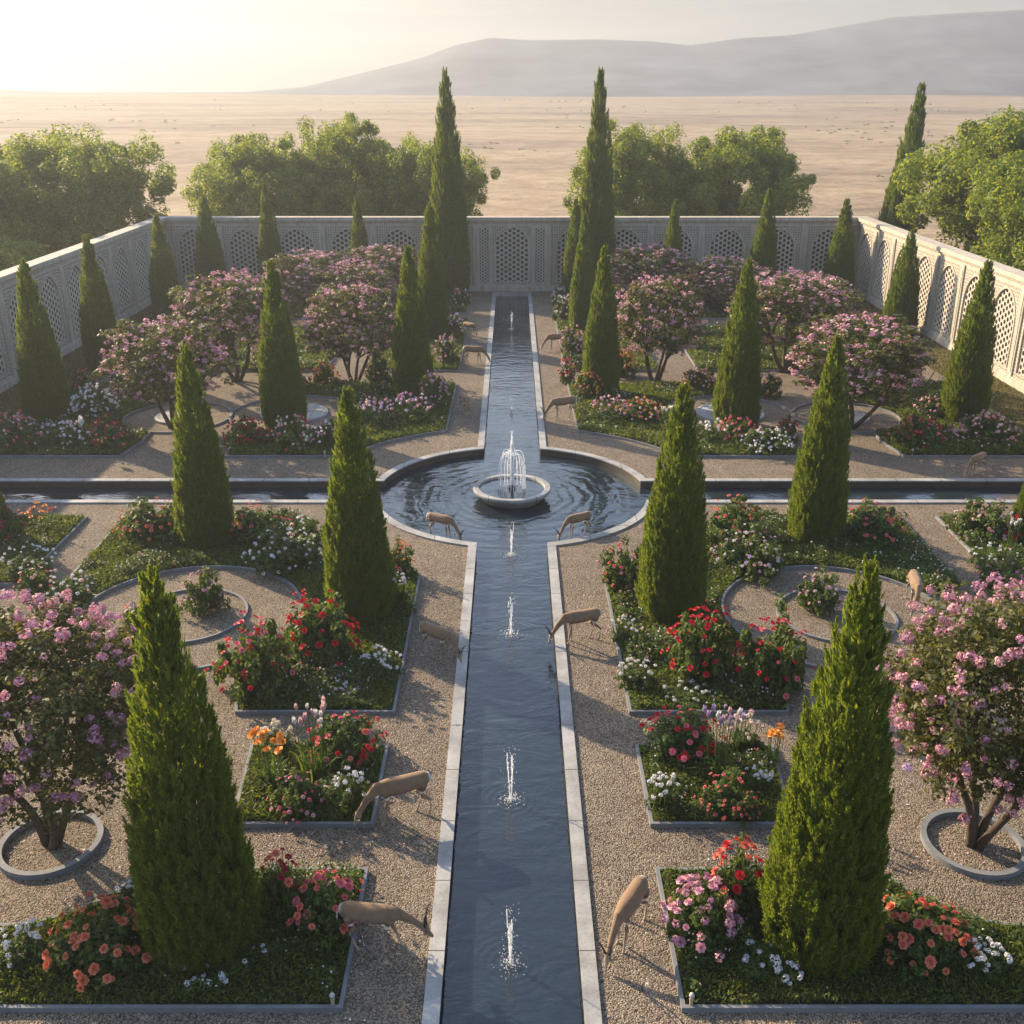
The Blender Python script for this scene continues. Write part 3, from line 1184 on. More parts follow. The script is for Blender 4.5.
right_beds.append(([(10.15, 34.81), (10.35, 37.6)] + arc(QC[0], QC[1], QR - 0.0605, -50, -315, 30) + [(11.0, 44.7), (2.43, 44.7)] +
                   [(6.75 * math.cos(R(a)), YC + 6.75 * math.sin(R(a))) for a in np.linspace(68.5, 29.5, 12)], 420, (0.15, 0.055), 0.16))
right_beds.append(([(2.43, 47.0), (6.8, 47.0), (6.8, 58.5), (2.43, 58.5)], 260, (0.18, 0.07), 0.18))
right_beds.append(([(2.6, 60.6), (7.2, 60.6), (7.2, 65.0), (2.6, 65.0)], 220, (0.2, 0.075), 0.18))
right_beds.append(([(8.6, 47.0), (18.6, 47.0), (18.6, 56.5), (8.6, 56.5)], 200, (0.2, 0.075), 0.18))
right_beds.append(([(9.0, 59.0), (18.6, 59.0), (18.6, 65.0), (9.0, 65.0)], 160, (0.2, 0.08), 0.18))
right_beds.append(([(13.86, 34.81), (19.2, 34.81), (19.2, 44.7), (13.4, 44.7), (13.4, 41.9)] + arc(TC[0], TC[1], TR - 0.0605, 84, -78, 18) + [(13.6, 36.6)], 380, (0.15, 0.055), 0.16))
for k_, (pts, dens, lf, hg) in enumerate(right_beds):
    bed(pts, dens, 20 + k_, lf, hg)
    bed(mirror(pts), dens, 60 + k_, lf, hg)

for sx in (-1, 1):
    side = "left" if sx < 0 else "right"
    tag(ring_kerb("plaza_edging", sx * PC[0], PC[1], PR, 0.06, 0.075), kind="structure")
    tag(ring_kerb("plaza_edging", sx * PC[0], PC[1], 1.45, 0.06, 0.07), kind="structure")
    tag(ring_kerb("plaza_edging", sx * QC[0], QC[1], QR, 0.06, 0.075), kind="structure")
    tag(ring_kerb("plaza_edging", sx * TC[0], TC[1], TR, 0.06, 0.075), kind="structure")
    o = ring_kerb("stone_ring", sx * 7.92, 14.43, 0.86, 0.10, 0.10)
    tag(o, "low grey stone ring round the foot of the front %s blossom tree" % side, "stone ring", "stone rings round the front blossom trees")
    for cx, cy, r, lab in ((QC[0], QC[1], 1.35, "pale round stone disc around the foot of the middle rear %s cypress" % side),
                           (TC[0] - 0.1, TC[1], 1.0, "small pale round stone disc beside the leaning blossom tree on the %s" % side)):
        k = MB()
        k.lathe([(r, 0.0), (r, 0.09), (r - 0.12, 0.12), (r - 0.16, 0.10), (0.001, 0.10)], 56)
        o = k.build("stone_disc", M['coping'], None, False, (sx * cx, cy, 0))
        fix_normals(o.data)
        tag(o, lab, "stone disc", "round stone discs in the rear plazas")
    k = MB()
    k.poly([(sx * 19.6, 30.0), (sx * 21.9, 30.0), (sx * 21.9, 67.9), (sx * 19.6, 67.9)][::sx], 0.006)
    tag(k.build("lawn_strip", M['lawn']), kind="structure")
    rs = np.random.RandomState(5 + sx)
    n_ = 22000
    x, y = sx * rs.uniform(19.6, 21.9, n_), rs.uniform(30, 67.9, n_)
    q_ = leaves(np.stack([x, y, rs.uniform(0.01, 0.05, n_)], 1), unit(np.stack([rs.normal(0, .6, n_), rs.normal(0, .6, n_), np.full(n_, .7)], 1)), rdir(rs, n_), 0.09 * rs.uniform(.6, 1.4, n_), 0.04)
    m_ = M.setdefault('drygrass', mat_leaf("dry_grass", (0.075, 0.075, 0.025), (0.16, 0.135, 0.055), 0.3))
    tag(obj("grass", quad_mesh("grass", q_, m_)), kind="stuff")

# ------------------------------------------------------------------ cypresses
def cyp_mesh(seed, n_plume=1150, per=110):
    """unit: 1 high, profile radius about 0.155; loose flame-shaped sprays"""
    rs = np.random.RandomState(seed)
    Rm, H = 0.98, 6.3

    def prof(h):
        return Rm * np.clip((1 - h), 0, 1) ** 0.54 * (1 - 0.24 * np.exp(-h / 0.06)) * 1.0
    h0 = 1 - np.sqrt(rs.uniform(0.0, 1.0, n_plume))
    h0 = np.concatenate([h0 * 0.965, rs.uniform(0.74, 0.985, 110)])
    n_plume = len(h0)
    th = rs.uniform(0, 2 * np.pi, n_plume)
    lump = 1 + 0.055 * np.sin(3 * th + 9 * h0) * np.cos(2 * th - 5 * h0 + seed) + rs.normal(0, 0.03, n_plume)
    r0 = prof(h0) * lump * 0.86
    r0 = np.where(h0 > 0.72, r0 * rs.uniform(0.15, 1.0, n_plume), r0)
    base = np.stack([r0 * np.cos(th), r0 * np.sin(th), h0 * H], 1)
    out = np.stack([np.cos(th), np.sin(th), 0 * th], 1)
    lean = rs.uniform(0.10, 0.32, n_plume)[:, None]
    d = unit(np.array([0, 0, 1.0]) + out * lean + rs.normal(0, 0.09, (n_plume, 3)))
    plen = (rs.uniform(0.22, 0.46, n_plume) * (0.45 + 0.6 * (1 - h0)))[:, None]
    u = rs.uniform(0, 1, (n_plume, per))
    wd = 0.085 * (0.5 + 0.6 * (1 - h0))[:, None] * (1 - u) ** 0.6 * rs.uniform(0.2, 1.25, (n_plume, per))
    rad = rdir(rs, n_plume * per).reshape(n_plume, per, 3)
    c_ = base[:, None, :] + d[:, None, :] * (plen * u)[:, :, None] + rad * wd[:, :, None]
    t_ = unit(d[:, None, :] * 1.0 + rad * rs.uniform(0.15, 0.75, (n_plume, per, 1)) + rs.normal(0, 0.12, (n_plume, per, 3)))
    c_, t_ = c_.reshape(-1, 3), t_.reshape(-1, 3)
    n_ = len(c_)
    Q = leaves(c_, t_, rdir(rs, n_), rs.uniform(0.045, 0.105, n_), rs.uniform(0.010, 0.019, n_))
    # opaque heart made of larger crossing sprays
    m_ = 10000
    hh = 1 - np.sqrt(rs.uniform(0.0, 1, m_))
    hh = hh * 0.96
    tt = rs.uniform(0, 2 * np.pi, m_)
    rr = prof(hh) * rs.uniform(0.45, 0.84, m_)
    cc = np.stack([rr * np.cos(tt), rr * np.sin(tt), 0.06 + hh * H], 1)
    ta = unit(np.stack([0.35 * np.cos(tt), 0.35 * np.sin(tt), np.ones(m_)], 1) + rs.normal(0, .2, (m_, 3)))
    nn = unit(np.stack([np.cos(tt), np.sin(tt), 0 * tt], 1) + rs.normal(0, .35, (m_, 3)))
    Q2 = leaves(cc, ta, nn, rs.uniform(0.14, 0.26, m_), rs.uniform(0.035, 0.065, m_))
    return quad_mesh("cypress_foliage", np.concatenate([Q, Q2]), M['cypress'])


CYP = [cyp_mesh(s) for s in (101, 102, 103)]
k = MB()
k.tube([(0, 0, -0.05), (0.01, 0, 1.2), (0, 0.01, 4.5)], [0.10, 0.08, 0.02], 8)
ME_CTRUNK = k.mesh("trunk", M['bark'], True)


def cypress(px, py, top, lab, wide=1.0, k_=0, z=0.0, grp="clipped cypresses in the garden"):
    x, y = gp(px, py, z)
    h_ = height_at(y, top) - z
    wide *= 1.08 if y > 36 else 1.0
    e = empty("cypress_tree", (x, y, z), k_ * 2.1, (wide, wide, h_ / 6.35))
    tag(e, lab, "cypress", grp)
    obj("trunk", ME_CTRUNK, e)
    obj("foliage", CYP[k_ % 3], e)
    return e


cyps = [
    (204, 944, 566, "largest cypress on the left, dark and broad, in the nearest bed", 1.0),
    (816, 947, 560, "largest cypress on the right, dark and broad, in the nearest bed", 1.0),
    (361, 618, 386, "dark cone cypress left of the channel just in front of the round pool", 0.98),
    (670, 615, 382, "dark cone cypress right of the channel just in front of the round pool", 0.98),
    (208, 543, 344, "cypress between the left cross channel and the left gravel circle", 0.93),
    (814, 541, 334, "cypress between the right cross channel and the right gravel circle", 0.93),
    (285, 428, 259, "cypress standing in front of the pale stone disc on the left", 0.92),
    (735, 428, 257, "cypress standing in front of the pale stone disc on the right", 0.95),
    (413, 395, 245, "cypress at the lilac flower row on the left bank of the far channel", 0.92),
    (600, 395, 245, "cypress at the orange flower row on the right bank of the far channel", 0.86),
    (433, 338, 202, "slim cypress in front of the tall left one beside the far channel", 0.98),
    (582, 331, 212, "slim cypress in front of the tall right one beside the far channel", 0.80),
    (574, 302, 198, "narrow cypress half hidden behind the slim one right of the far channel", 0.85),
    (50, 421, 258, "cypress by the shaded left wall, nearest to the frame edge", 0.95),
    (962, 421, 259, "cypress by the sunlit right wall, nearest to the frame edge", 0.95),
    (106, 371, 234, "cypress along the left wall, second from the front", 0.93),
    (898, 333, 229, "cypress along the right wall, second from the front", 0.98),
    (169, 320, 214, "cypress along the left wall, third from the front", 0.95),
    (836, 299, 198, "cypress close to the rear right corner of the wall", 1.05),
    (214, 298, 194, "cypress in front of the far wall close to the rear left corner", 1.05),
    (274, 297, 183, "cypress in front of the far wall, second from the rear left corner", 0.9),
    (362, 297, 195, "smallest cypress in front of the far wall on the left", 0.78),
    (670, 297, 199, "smallest cypress in front of the far wall on the right", 0.78),
    (760, 298, 188, "cypress in front of the far wall, second from the rear right corner", 1.0),
    (-9, 540, 462, "cypress cut off by the left frame edge at the cross channel", 0.8),
    (1031, 540, 455, "cypress cut off by the right frame edge at the cross channel", 0.8),
]
for k_, (px, py, tp, lab, wd) in enumerate(cyps): cypress(px, py, tp, lab, wd, k_)
cypress(450, 296, 68, "tallest slender cypress just inside the far wall left of the channel", 1.42, 1, 0, "tall cypresses by the far wall")
cypress(594, 296, 67, "tallest slender cypress just inside the far wall right of the channel", 1.34, 2, 0, "tall cypresses by the far wall")
e = empty("cypress_tree", (26.1, 73.0, -0.95), 0.4, (1.6, 1.6, 13.6 / 6.35))
tag(e, "tall leaning cypress outside the rear right corner of the wall", "cypress", "tall cypresses by the far wall")
e.rotation_euler = (0, R(3), 0.4)
obj("trunk", ME_CTRUNK, e)
obj("foliage", CYP[0], e)

# ------------------------------------------------------------------ broad trees outside the walls
def branch_tube(k, a, b, r0, r1, rs, n=5, bend=0.12, sides=7):
    a, b = np.array(a, float), np.array(b, float)
    L = np.linalg.norm(b - a)
    off = rs.normal(0, bend * L, 3)
    pts, rad = [], []
    for q in range(n + 1):
        t_ = q / n
        pts.append(a + (b - a) * t_ + off * math.sin(math.pi * t_) * 0.6)
        rad.append(r0 + (r1 - r0) * t_)
    k.tube(pts, rad, sides)
    return pts


def clump_crown(rs, centers, crad, per, L, W, flat=0.8, up=0.5):
    n_ = len(centers)
    d = rdir(rs, n_ * per).reshape(n_, per, 3)
    rr = rs.uniform(0.35, 1.0, (n_, per, 1)) ** 0.6
    c_ = centers[:, None, :] + d * rr * np.asarray(crad).reshape(-1, 1, 1) * np.array([1, 1, flat])
    nn = unit(d + rs.normal(0, 0.6, d.shape) + np.array([0, 0, up]))
    t_ = unit(np.cross(nn, rdir(rs, n_ * per).reshape(n_, per, 3)))
    m_ = n_ * per
    return leaves(c_.reshape(-1, 3), t_.reshape(-1, 3), nn.reshape(-1, 3), L * rs.uniform(0.65, 1.35, m_), W * rs.uniform(0.7, 1.3, m_))


def tree_mesh(seed):
    """multi-stemmed broad tree, 10 m high"""
    rs = np.random.RandomState(seed)
    n_ = 420
    d = rdir(rs, n_)
    d[:, 2] = d[:, 2] * 0.9
    rr = rs.uniform(0.50, 1.0, n_)[:, None]
    out_ = rs.rand(n_) < 0.16
    rr[out_] = rs.uniform(1.0, 1.07, (int(out_.sum()), 1))
    lob = (1 + 0.11 * np.sin(3 * np.arctan2(d[:, 1], d[:, 0]) + seed) + 0.10 * np.sin(5 * d[:, 2] + seed * 2))[:, None]
    c_ = d * rr * lob * np.array([4.6, 4.2, 4.0]) + np.array([0, 0, 5.6])
    c_ = c_[(c_[:, 2] > 1.3)]
    Q = clump_crown(rs, c_, rs.uniform(0.32, 0.85, len(c_)), 230, 0.19, 0.10, 1.0)
    crown = quad_mesh("crown", Q, M['tree'])
    k = MB()
    for q in range(6):
        a_ = q * 1.05 + rs.uniform(-.3, .3)
        m_ = (1.1 * math.cos(a_), 1.1 * math.sin(a_), rs.uniform(2.2, 3.2))
        branch_tube(k, (0.15 * math.cos(a_), 0.15 * math.sin(a_), -0.1), m_, 0.16, 0.10, rs)
        for _ in range(4):
            tgt = c_[rs.randint(len(c_))]
            branch_tube(k, m_, np.array(m_) + (tgt - np.array(m_)) * 0.85, 0.08, 0.025, rs)
    return crown, k.mesh("trunk", M['bark'], True)


TREES = [tree_mesh(s) for s in (7, 8, 9)]


def tree(x, y, top, wide, lab, k_, rz, grp="leafy trees outside the walls"):
    e = empty("broadleaf_tree", (x, y, -0.95), rz, (wide, wide, (top + 0.95) / 9.9))
    tag(e, lab, "tree", grp)
    obj("trunk", TREES[k_][1], e)
    obj("crown", TREES[k_][0], e)


for x, y, top, wd, lab, k_, rz in (
    (-18.2, 79, 9.8, 1.05, "rounded leafy tree behind the far wall, outermost of the left group", 0, 0.2),
    (-12.2, 80, 10.3, 1.0, "fuller leafy tree behind the far wall, middle of the left group", 1, 1.5),
    (-6.0, 79, 9.6, 0.92, "leafy tree behind the far wall partly hidden by the tall left cypress", 2, 2.4),
    (9.0, 79, 9.9, 0.98, "leafy tree behind the far wall partly hidden by the tall right cypress", 1, 3.5),
    (16.6, 80, 10.3, 1.16, "broad leafy tree behind the far wall, outermost of the right group", 0, 4.4),
    (-29.6, 73, 10.3, 1.25, "sunlit bushy tree outside the rear left corner of the wall", 2, 0.9),
    (-36.0, 66, 10.6, 1.35, "hazy golden bushy tree outside the left wall at the frame edge", 1, 0.4),
    (-32.0, 58, 6.0, 1.1, "lower leafy tree close behind the left wall", 0, 2.8),
    (31.8, 67, 12.0, 1.45, "dense green tree outside the right wall beside the leaning cypress", 0, 5.2),
    (30.6, 57, 10.0, 1.2, "dense green tree outside the right wall at the frame edge", 2, 1.1)):
    tree(x, y, top, wd, lab, k_, rz)

# ------------------------------------------------------------------ blossom trees (crape myrtles)
def cluster_mesh(name, mat, seed, n_=64, flat=1.0):
    """ruffled flower head, radius 1"""
    rs = np.random.RandomState(seed)
    d = rdir(rs, n_)
    d[:, 2] = np.abs(d[:, 2]) * 1.0 - 0.35
    d = unit(d)
    c_ = d * rs.uniform(0.55, 0.95, (n_, 1)) * np.array([1, 1, flat])
    t_ = unit(np.cross(d, rdir(rs, n_)))
    Q = leaves(c_, t_, d + rs.normal(0, .35, (n_, 3)), rs.uniform(0.34, 0.58, n_), rs.uniform(0.30, 0.48, n_))
    return quad_mesh(name, Q, mat)


def rosette_mesh(name, mat, seed):
    """layered rose / dahlia bloom facing +z, radius 1"""
    rs = np.random.RandomState(seed)
    Q = []
    for lay, (n_, r_, tilt, ln) in enumerate(((7, 0.52, 12, 0.92), (6, 0.40, 34, 0.74), (5, 0.25, 56, 0.55), (4, 0.10, 74, 0.36))):
        for q in range(n_):
            a = 2 * math.pi * (q + 0.5 * lay) / n_ + rs.normal(0, .08)
            tl = R(tilt + rs.normal(0, 6))
            dr = np.array((math.cos(a) * math.cos(tl), math.sin(a) * math.cos(tl), math.sin(tl)))
            nr = np.array((-math.cos(a) * math.sin(tl), -math.sin(a) * math.sin(tl), math.cos(tl)))
            sd = np.array((-math.sin(a), math.cos(a), 0))
            p0 = np.array((math.cos(a), math.sin(a), 0)) * r_ * 0.25 + np.array((0, 0, 0.10 * lay))
            w_ = ln * 0.52
            Q.append([p0, p0 + dr * ln * 0.6 + sd * w_, p0 + dr * ln, p0 + dr * ln * 0.6 - sd * w_])
    return quad_mesh(name, np.array(Q), mat)


def tulip_mesh(name, mat, seed):
    rs = np.random.RandomState(seed)
    Q = []
    for lay in range(2):
        for q in range(4):
            a = 2 * math.pi * (q + 0.5 * lay) / 4
            o_ = np.array((math.cos(a), math.sin(a), 0))
            sd = np.array((-math.sin(a), math.cos(a), 0))
            r1 = 0.42 - 0.06 * lay
            Q.append([np.array((0, 0, 0)), o_ * r1 + sd * 0.34 + (0, 0, 0.9), o_ * (r1 * 0.75) + (0, 0, 2.0 + rs.uniform(-.2, .2)), o_ * r1 - sd * 0.34 + (0, 0, 0.9)])
    return quad_mesh(name, np.array(Q), mat)


BLOOM = {}


def bloom(shape, colour, var):
    key = (shape, colour, var)
    if key not in BLOOM:
        f = dict(cluster=cluster_mesh, rose=rosette_mesh, tulip=tulip_mesh)[shape]
        BLOOM[key] = f("blossom", PETAL[colour], 7 + var * 13 + len(colour))
    return BLOOM[key]


def crape_mesh(seed, clumps=520, per=62, leafL=0.10):
    """crown about 1.7 m radius, 4.8 m high, on several stems"""
    rs = np.random.RandomState(seed)
    d = rdir(rs, clumps)
    rr = rs.uniform(0.45, 1.0, clumps)[:, None] ** 0.55
    lob = (1 + 0.12 * np.sin(4 * np.arctan2(d[:, 1], d[:, 0]) + seed) + 0.10 * np.sin(6 * d[:, 2] + seed))[:, None]
    c_ = d * rr * lob * np.array([1.80, 1.80, 1.78]) + np.array([0, 0, 2.95])
    c_ = c_[c_[:, 2] > 1.95 - 0.26 * (c_[:, 0] ** 2 + c_[:, 1] ** 2)]
    Q = clump_crown(rs, c_, rs.uniform(0.18, 0.34, len(c_)), per, leafL, leafL * 0.55, 0.8)
    crown = quad_mesh("crown", Q, M['crape'])
    k = MB()
    for q in range(4):
        a_ = q * 1.57 + rs.uniform(-.35, .35)
        lean = rs.uniform(0.35, 0.7)
        m_ = np.array((lean * math.cos(a_), lean * math.sin(a_), rs.uniform(1.1, 1.5)))
        branch_tube(k, (0.07 * math.cos(a_), 0.07 * math.sin(a_), -0.05), m_, 0.078, 0.052, rs, 6, 0.06, 9)
        for _ in range(4):
            tgt = np.array((m_[0] * 2 + rs.normal(0, .5), m_[1] * 2 + rs.normal(0, .5), rs.uniform(2.3, 4.0)))
            branch_tube(k, m_, tgt, 0.05, 0.012, rs, 5, 0.07, 7)
    return crown, k.mesh("trunk", M['bark'], True), c_


CRAPE = [crape_mesh(s) for s in (31, 32)]
CRAPE_S = [crape_mesh(s, 230, 46, 0.15) for s in (41, 42, 43)]


def crape(x, y, top, wide, lab, var, rz, near, seed, grp="pink blossom trees"):
    crown, trunk, c_ = (CRAPE if near else CRAPE_S)[var]
    hs = top / 4.8
    e = empty("blossom_tree", (x, y, 0), rz, (wide, wide, hs))
    tag(e, lab, "blossom tree", grp)
    obj("trunk", trunk, e)
    obj("crown", crown, e)
    rs = np.random.RandomState(seed)
    if near:
        n_ = 100
        pts = []
        while len(pts) < n_:
            d = unit(rs.normal(size=3))
            if d[2] < -0.72: continue
            p = d * np.array((1.97, 1.97, 1.95)) * rs.uniform(0.90, 1.05) + np.array((0, 0, 2.95))
            if all((p - q) @ (p - q) > 0.07 for q in pts[-60:]): pts.append(p)
        for q, p in enumerate(pts):
            cl = rs.choice(['pink', 'mauve', 'pink', 'mauve', 'dusty', 'dusty'])
            if p[2] < 2.3 and rs.rand() < 0.22: cl = 'lilac'
            r_ = rs.uniform(0.080, 0.135)
            obj("blossom", bloom('cluster', cl, q % 3), e, p, (rs.uniform(-.6, .6), rs.uniform(-.6, .6), rs.uniform(0, 6)), (r_, r_, r_ / hs))
        Qs, mi = [], []
        for _ in range(270):
            d = unit(rs.normal(size=3))
            if d[2] < -0.6: continue
            p = d * np.array((1.93, 1.93, 1.93)) * rs.uniform(0.86, 1.04) + np.array((0, 0, 2.95))
            m_ = 46
            dd = rdir(rs, m_)
            r_ = rs.uniform(0.06, 0.11)
            Qs.append(leaves(p + dd * r_ * rs.uniform(.5, .95, (m_, 1)), np.cross(dd, rdir(rs, m_)), dd + rs.normal(0, .3, (m_, 3)), r_ * rs.uniform(.35, .6, m_), r_ * rs.uniform(.3, .5, m_)))
            mi += [rs.choice([0, 1, 1, 2])] * m_
        tag(obj("blossoms", quad_mesh("blossoms", np.concatenate(Qs), [PETAL['pink'], PETAL['mauve'], PETAL['dusty']], mi), e), kind="stuff")
    else:
        n_ = 330
        d = rdir(rs, n_)
        d = d[d[:, 2] > -0.75]
        d = d[:n_]
        P = d * np.array((1.76, 1.76, 1.85)) * rs.uniform(0.86, 1.07, (len(d), 1)) + np.array((0, 0, 3.0))
        Qs, mi = [], []
        for p in P:
            m_ = 14
            dd = rdir(rs, m_)
            c2 = p + dd * rs.uniform(0.04, 0.10, (m_, 1))
            Qs.append(leaves(c2, np.cross(dd, rdir(rs, m_)), dd, rs.uniform(.06, .105, m_), rs.uniform(.05, .09, m_)))
            mi += [rs.choice([0, 0, 1, 1, 2])] * m_
        o = obj("blossoms", quad_mesh("blossoms", np.concatenate(Qs), [PETAL['dusty'], PETAL['mauve'], PETAL['palepink']], mi), e)
        tag(o, kind="stuff")


crape(-7.92, 14.45, 4.45, 1.06, "large pink blossom tree on dark stems in the front left stone ring", 0, 0.3, True, 1)
crape(7.95, 14.45, 4.75, 1.02, "large pink blossom tree on dark stems in the front right stone ring", 1, 1.9, True, 2)
for px, py, tp, wd, lab, v, rz in (
    (174, 428, 320, 1.28, "rounded blossom tree beside the small stone disc on the left", 0, 0.5),
    (850, 428, 318, 1.40, "rounded blossom tree beside the small stone disc on the right", 1, 1.4),
    (237, 381, 272, 1.35, "blossom tree behind the left cypress of the stone disc", 2, 2.2),
    (355, 384, 286, 1.15, "open stemmed blossom tree between two cypresses left of the far channel", 1, 3.1),
    (655, 384, 278, 1.15, "open stemmed blossom tree between two cypresses right of the far channel", 0, 4.2),
    (786, 372, 272, 1.55, "broad blossom tree behind the right cypress of the stone disc", 2, 5.0),
    (312, 318, 252, 1.45, "blossom tree in the rear left bed near the far wall", 0, 1.0),
    (383, 308, 246, 1.40, "blossom tree nearest the tall left cypress in front of the far wall", 1, 2.0),
    (355, 325, 262, 1.15, "small blossom tree in the middle of the rear left bed", 2, 0.0),
    (645, 306, 245, 1.50, "blossom tree nearest the tall right cypress in front of the far wall", 2, 3.0),
    (722, 312, 258, 1.45, "blossom tree in the rear right bed near the far wall", 1, 4.0),
    (812, 318, 276, 1.20, "blossom tree in front of the rear right corner of the wall", 0, 5.5)):
    x, y = gp(px, py)
    crape(x, y, height_at(y, tp), wd, lab, v, rz, False, int(px))

# ------------------------------------------------------------------ flowering plants in the beds
def dome_mesh(seed, n_clump, per, L):
    """leafy dome, radius 1, height 1"""
    rs = np.random.RandomState(seed)
    d = rdir(rs, n_clump)
    d[:, 2] = np.abs(d[:, 2])
    rr = rs.uniform(0.25, 1.02, (n_clump, 1)) ** 0.75
    ph = np.arctan2(d[:, 1], d[:, 0])
    rr = rr * (1 + 0.20 * np.sin(3 * ph + seed) + 0.12 * np.sin(7 * d[:, 2] + 5 * ph))[:, None]
    c_ = d * rr * 0.92 + np.array([0, 0, 0.06])
    sh = rs.randint(0, n_clump, n_clump // 4)
    c_[sh] += np.stack([rs.normal(0, .12, len(sh)), rs.normal(0, .12, len(sh)), rs.uniform(0.05, .30, len(sh))], 1)
    Q = clump_crown(rs, c_, rs.uniform(0.10, 0.24, n_clump), per, L, L * 0.52, 1.0, 0.8)
    Q[:, :, 2] = np.maximum(Q[:, :, 2], 0.01)
    return quad_mesh("foliage", Q, M['rose_leaf'])


DOMES = [dome_mesh(s, 95, 36, 0.15) for s in (51, 52, 53, 54)]
DOMES_S = [dome_mesh(s, 60, 22, 0.24) for s in (61, 62, 63)]


def strap_mesh(seed, n_=46):
    rs = np.random.RandomState(seed)
    Q = []
    for _ in range(n_):
        a = rs.uniform(0, 2 * math.pi)
        o_ = np.array((math.cos(a), math.sin(a), 0))
        sd = np.array((-math.sin(a), math.cos(a), 0)) * rs.uniform(0.025, 0.045)
        b = np.array((rs.uniform(-.45, .45), rs.uniform(-.45, .45), 0.0))
        spread, h_ = rs.uniform(0.25, 0.75), rs.uniform(0.6, 1.0)
        prev = None
        for q in range(5):
            t_ = q / 4
            p = b + o_ * spread * t_ ** 1.6 + np.array((0, 0, h_ * (t_ - 0.42 * t_ ** 3)))
            w_ = sd * (1 - t_ ** 2 * 0.9)
            if prev is not None: Q.append([prev[0] - prev[1], prev[0] + prev[1], p + w_, p - w_])
            prev = (p, w_)
    return quad_mesh("strap_leaves", np.array(Q), M['strap'])


STRAPS = [strap_mesh(s) for s in (71, 72, 73)]
PSC = lambda Y: F_PX / (Y * math.cos(PITCH) + CAM_H * math.sin(PITCH))
NF = [0]


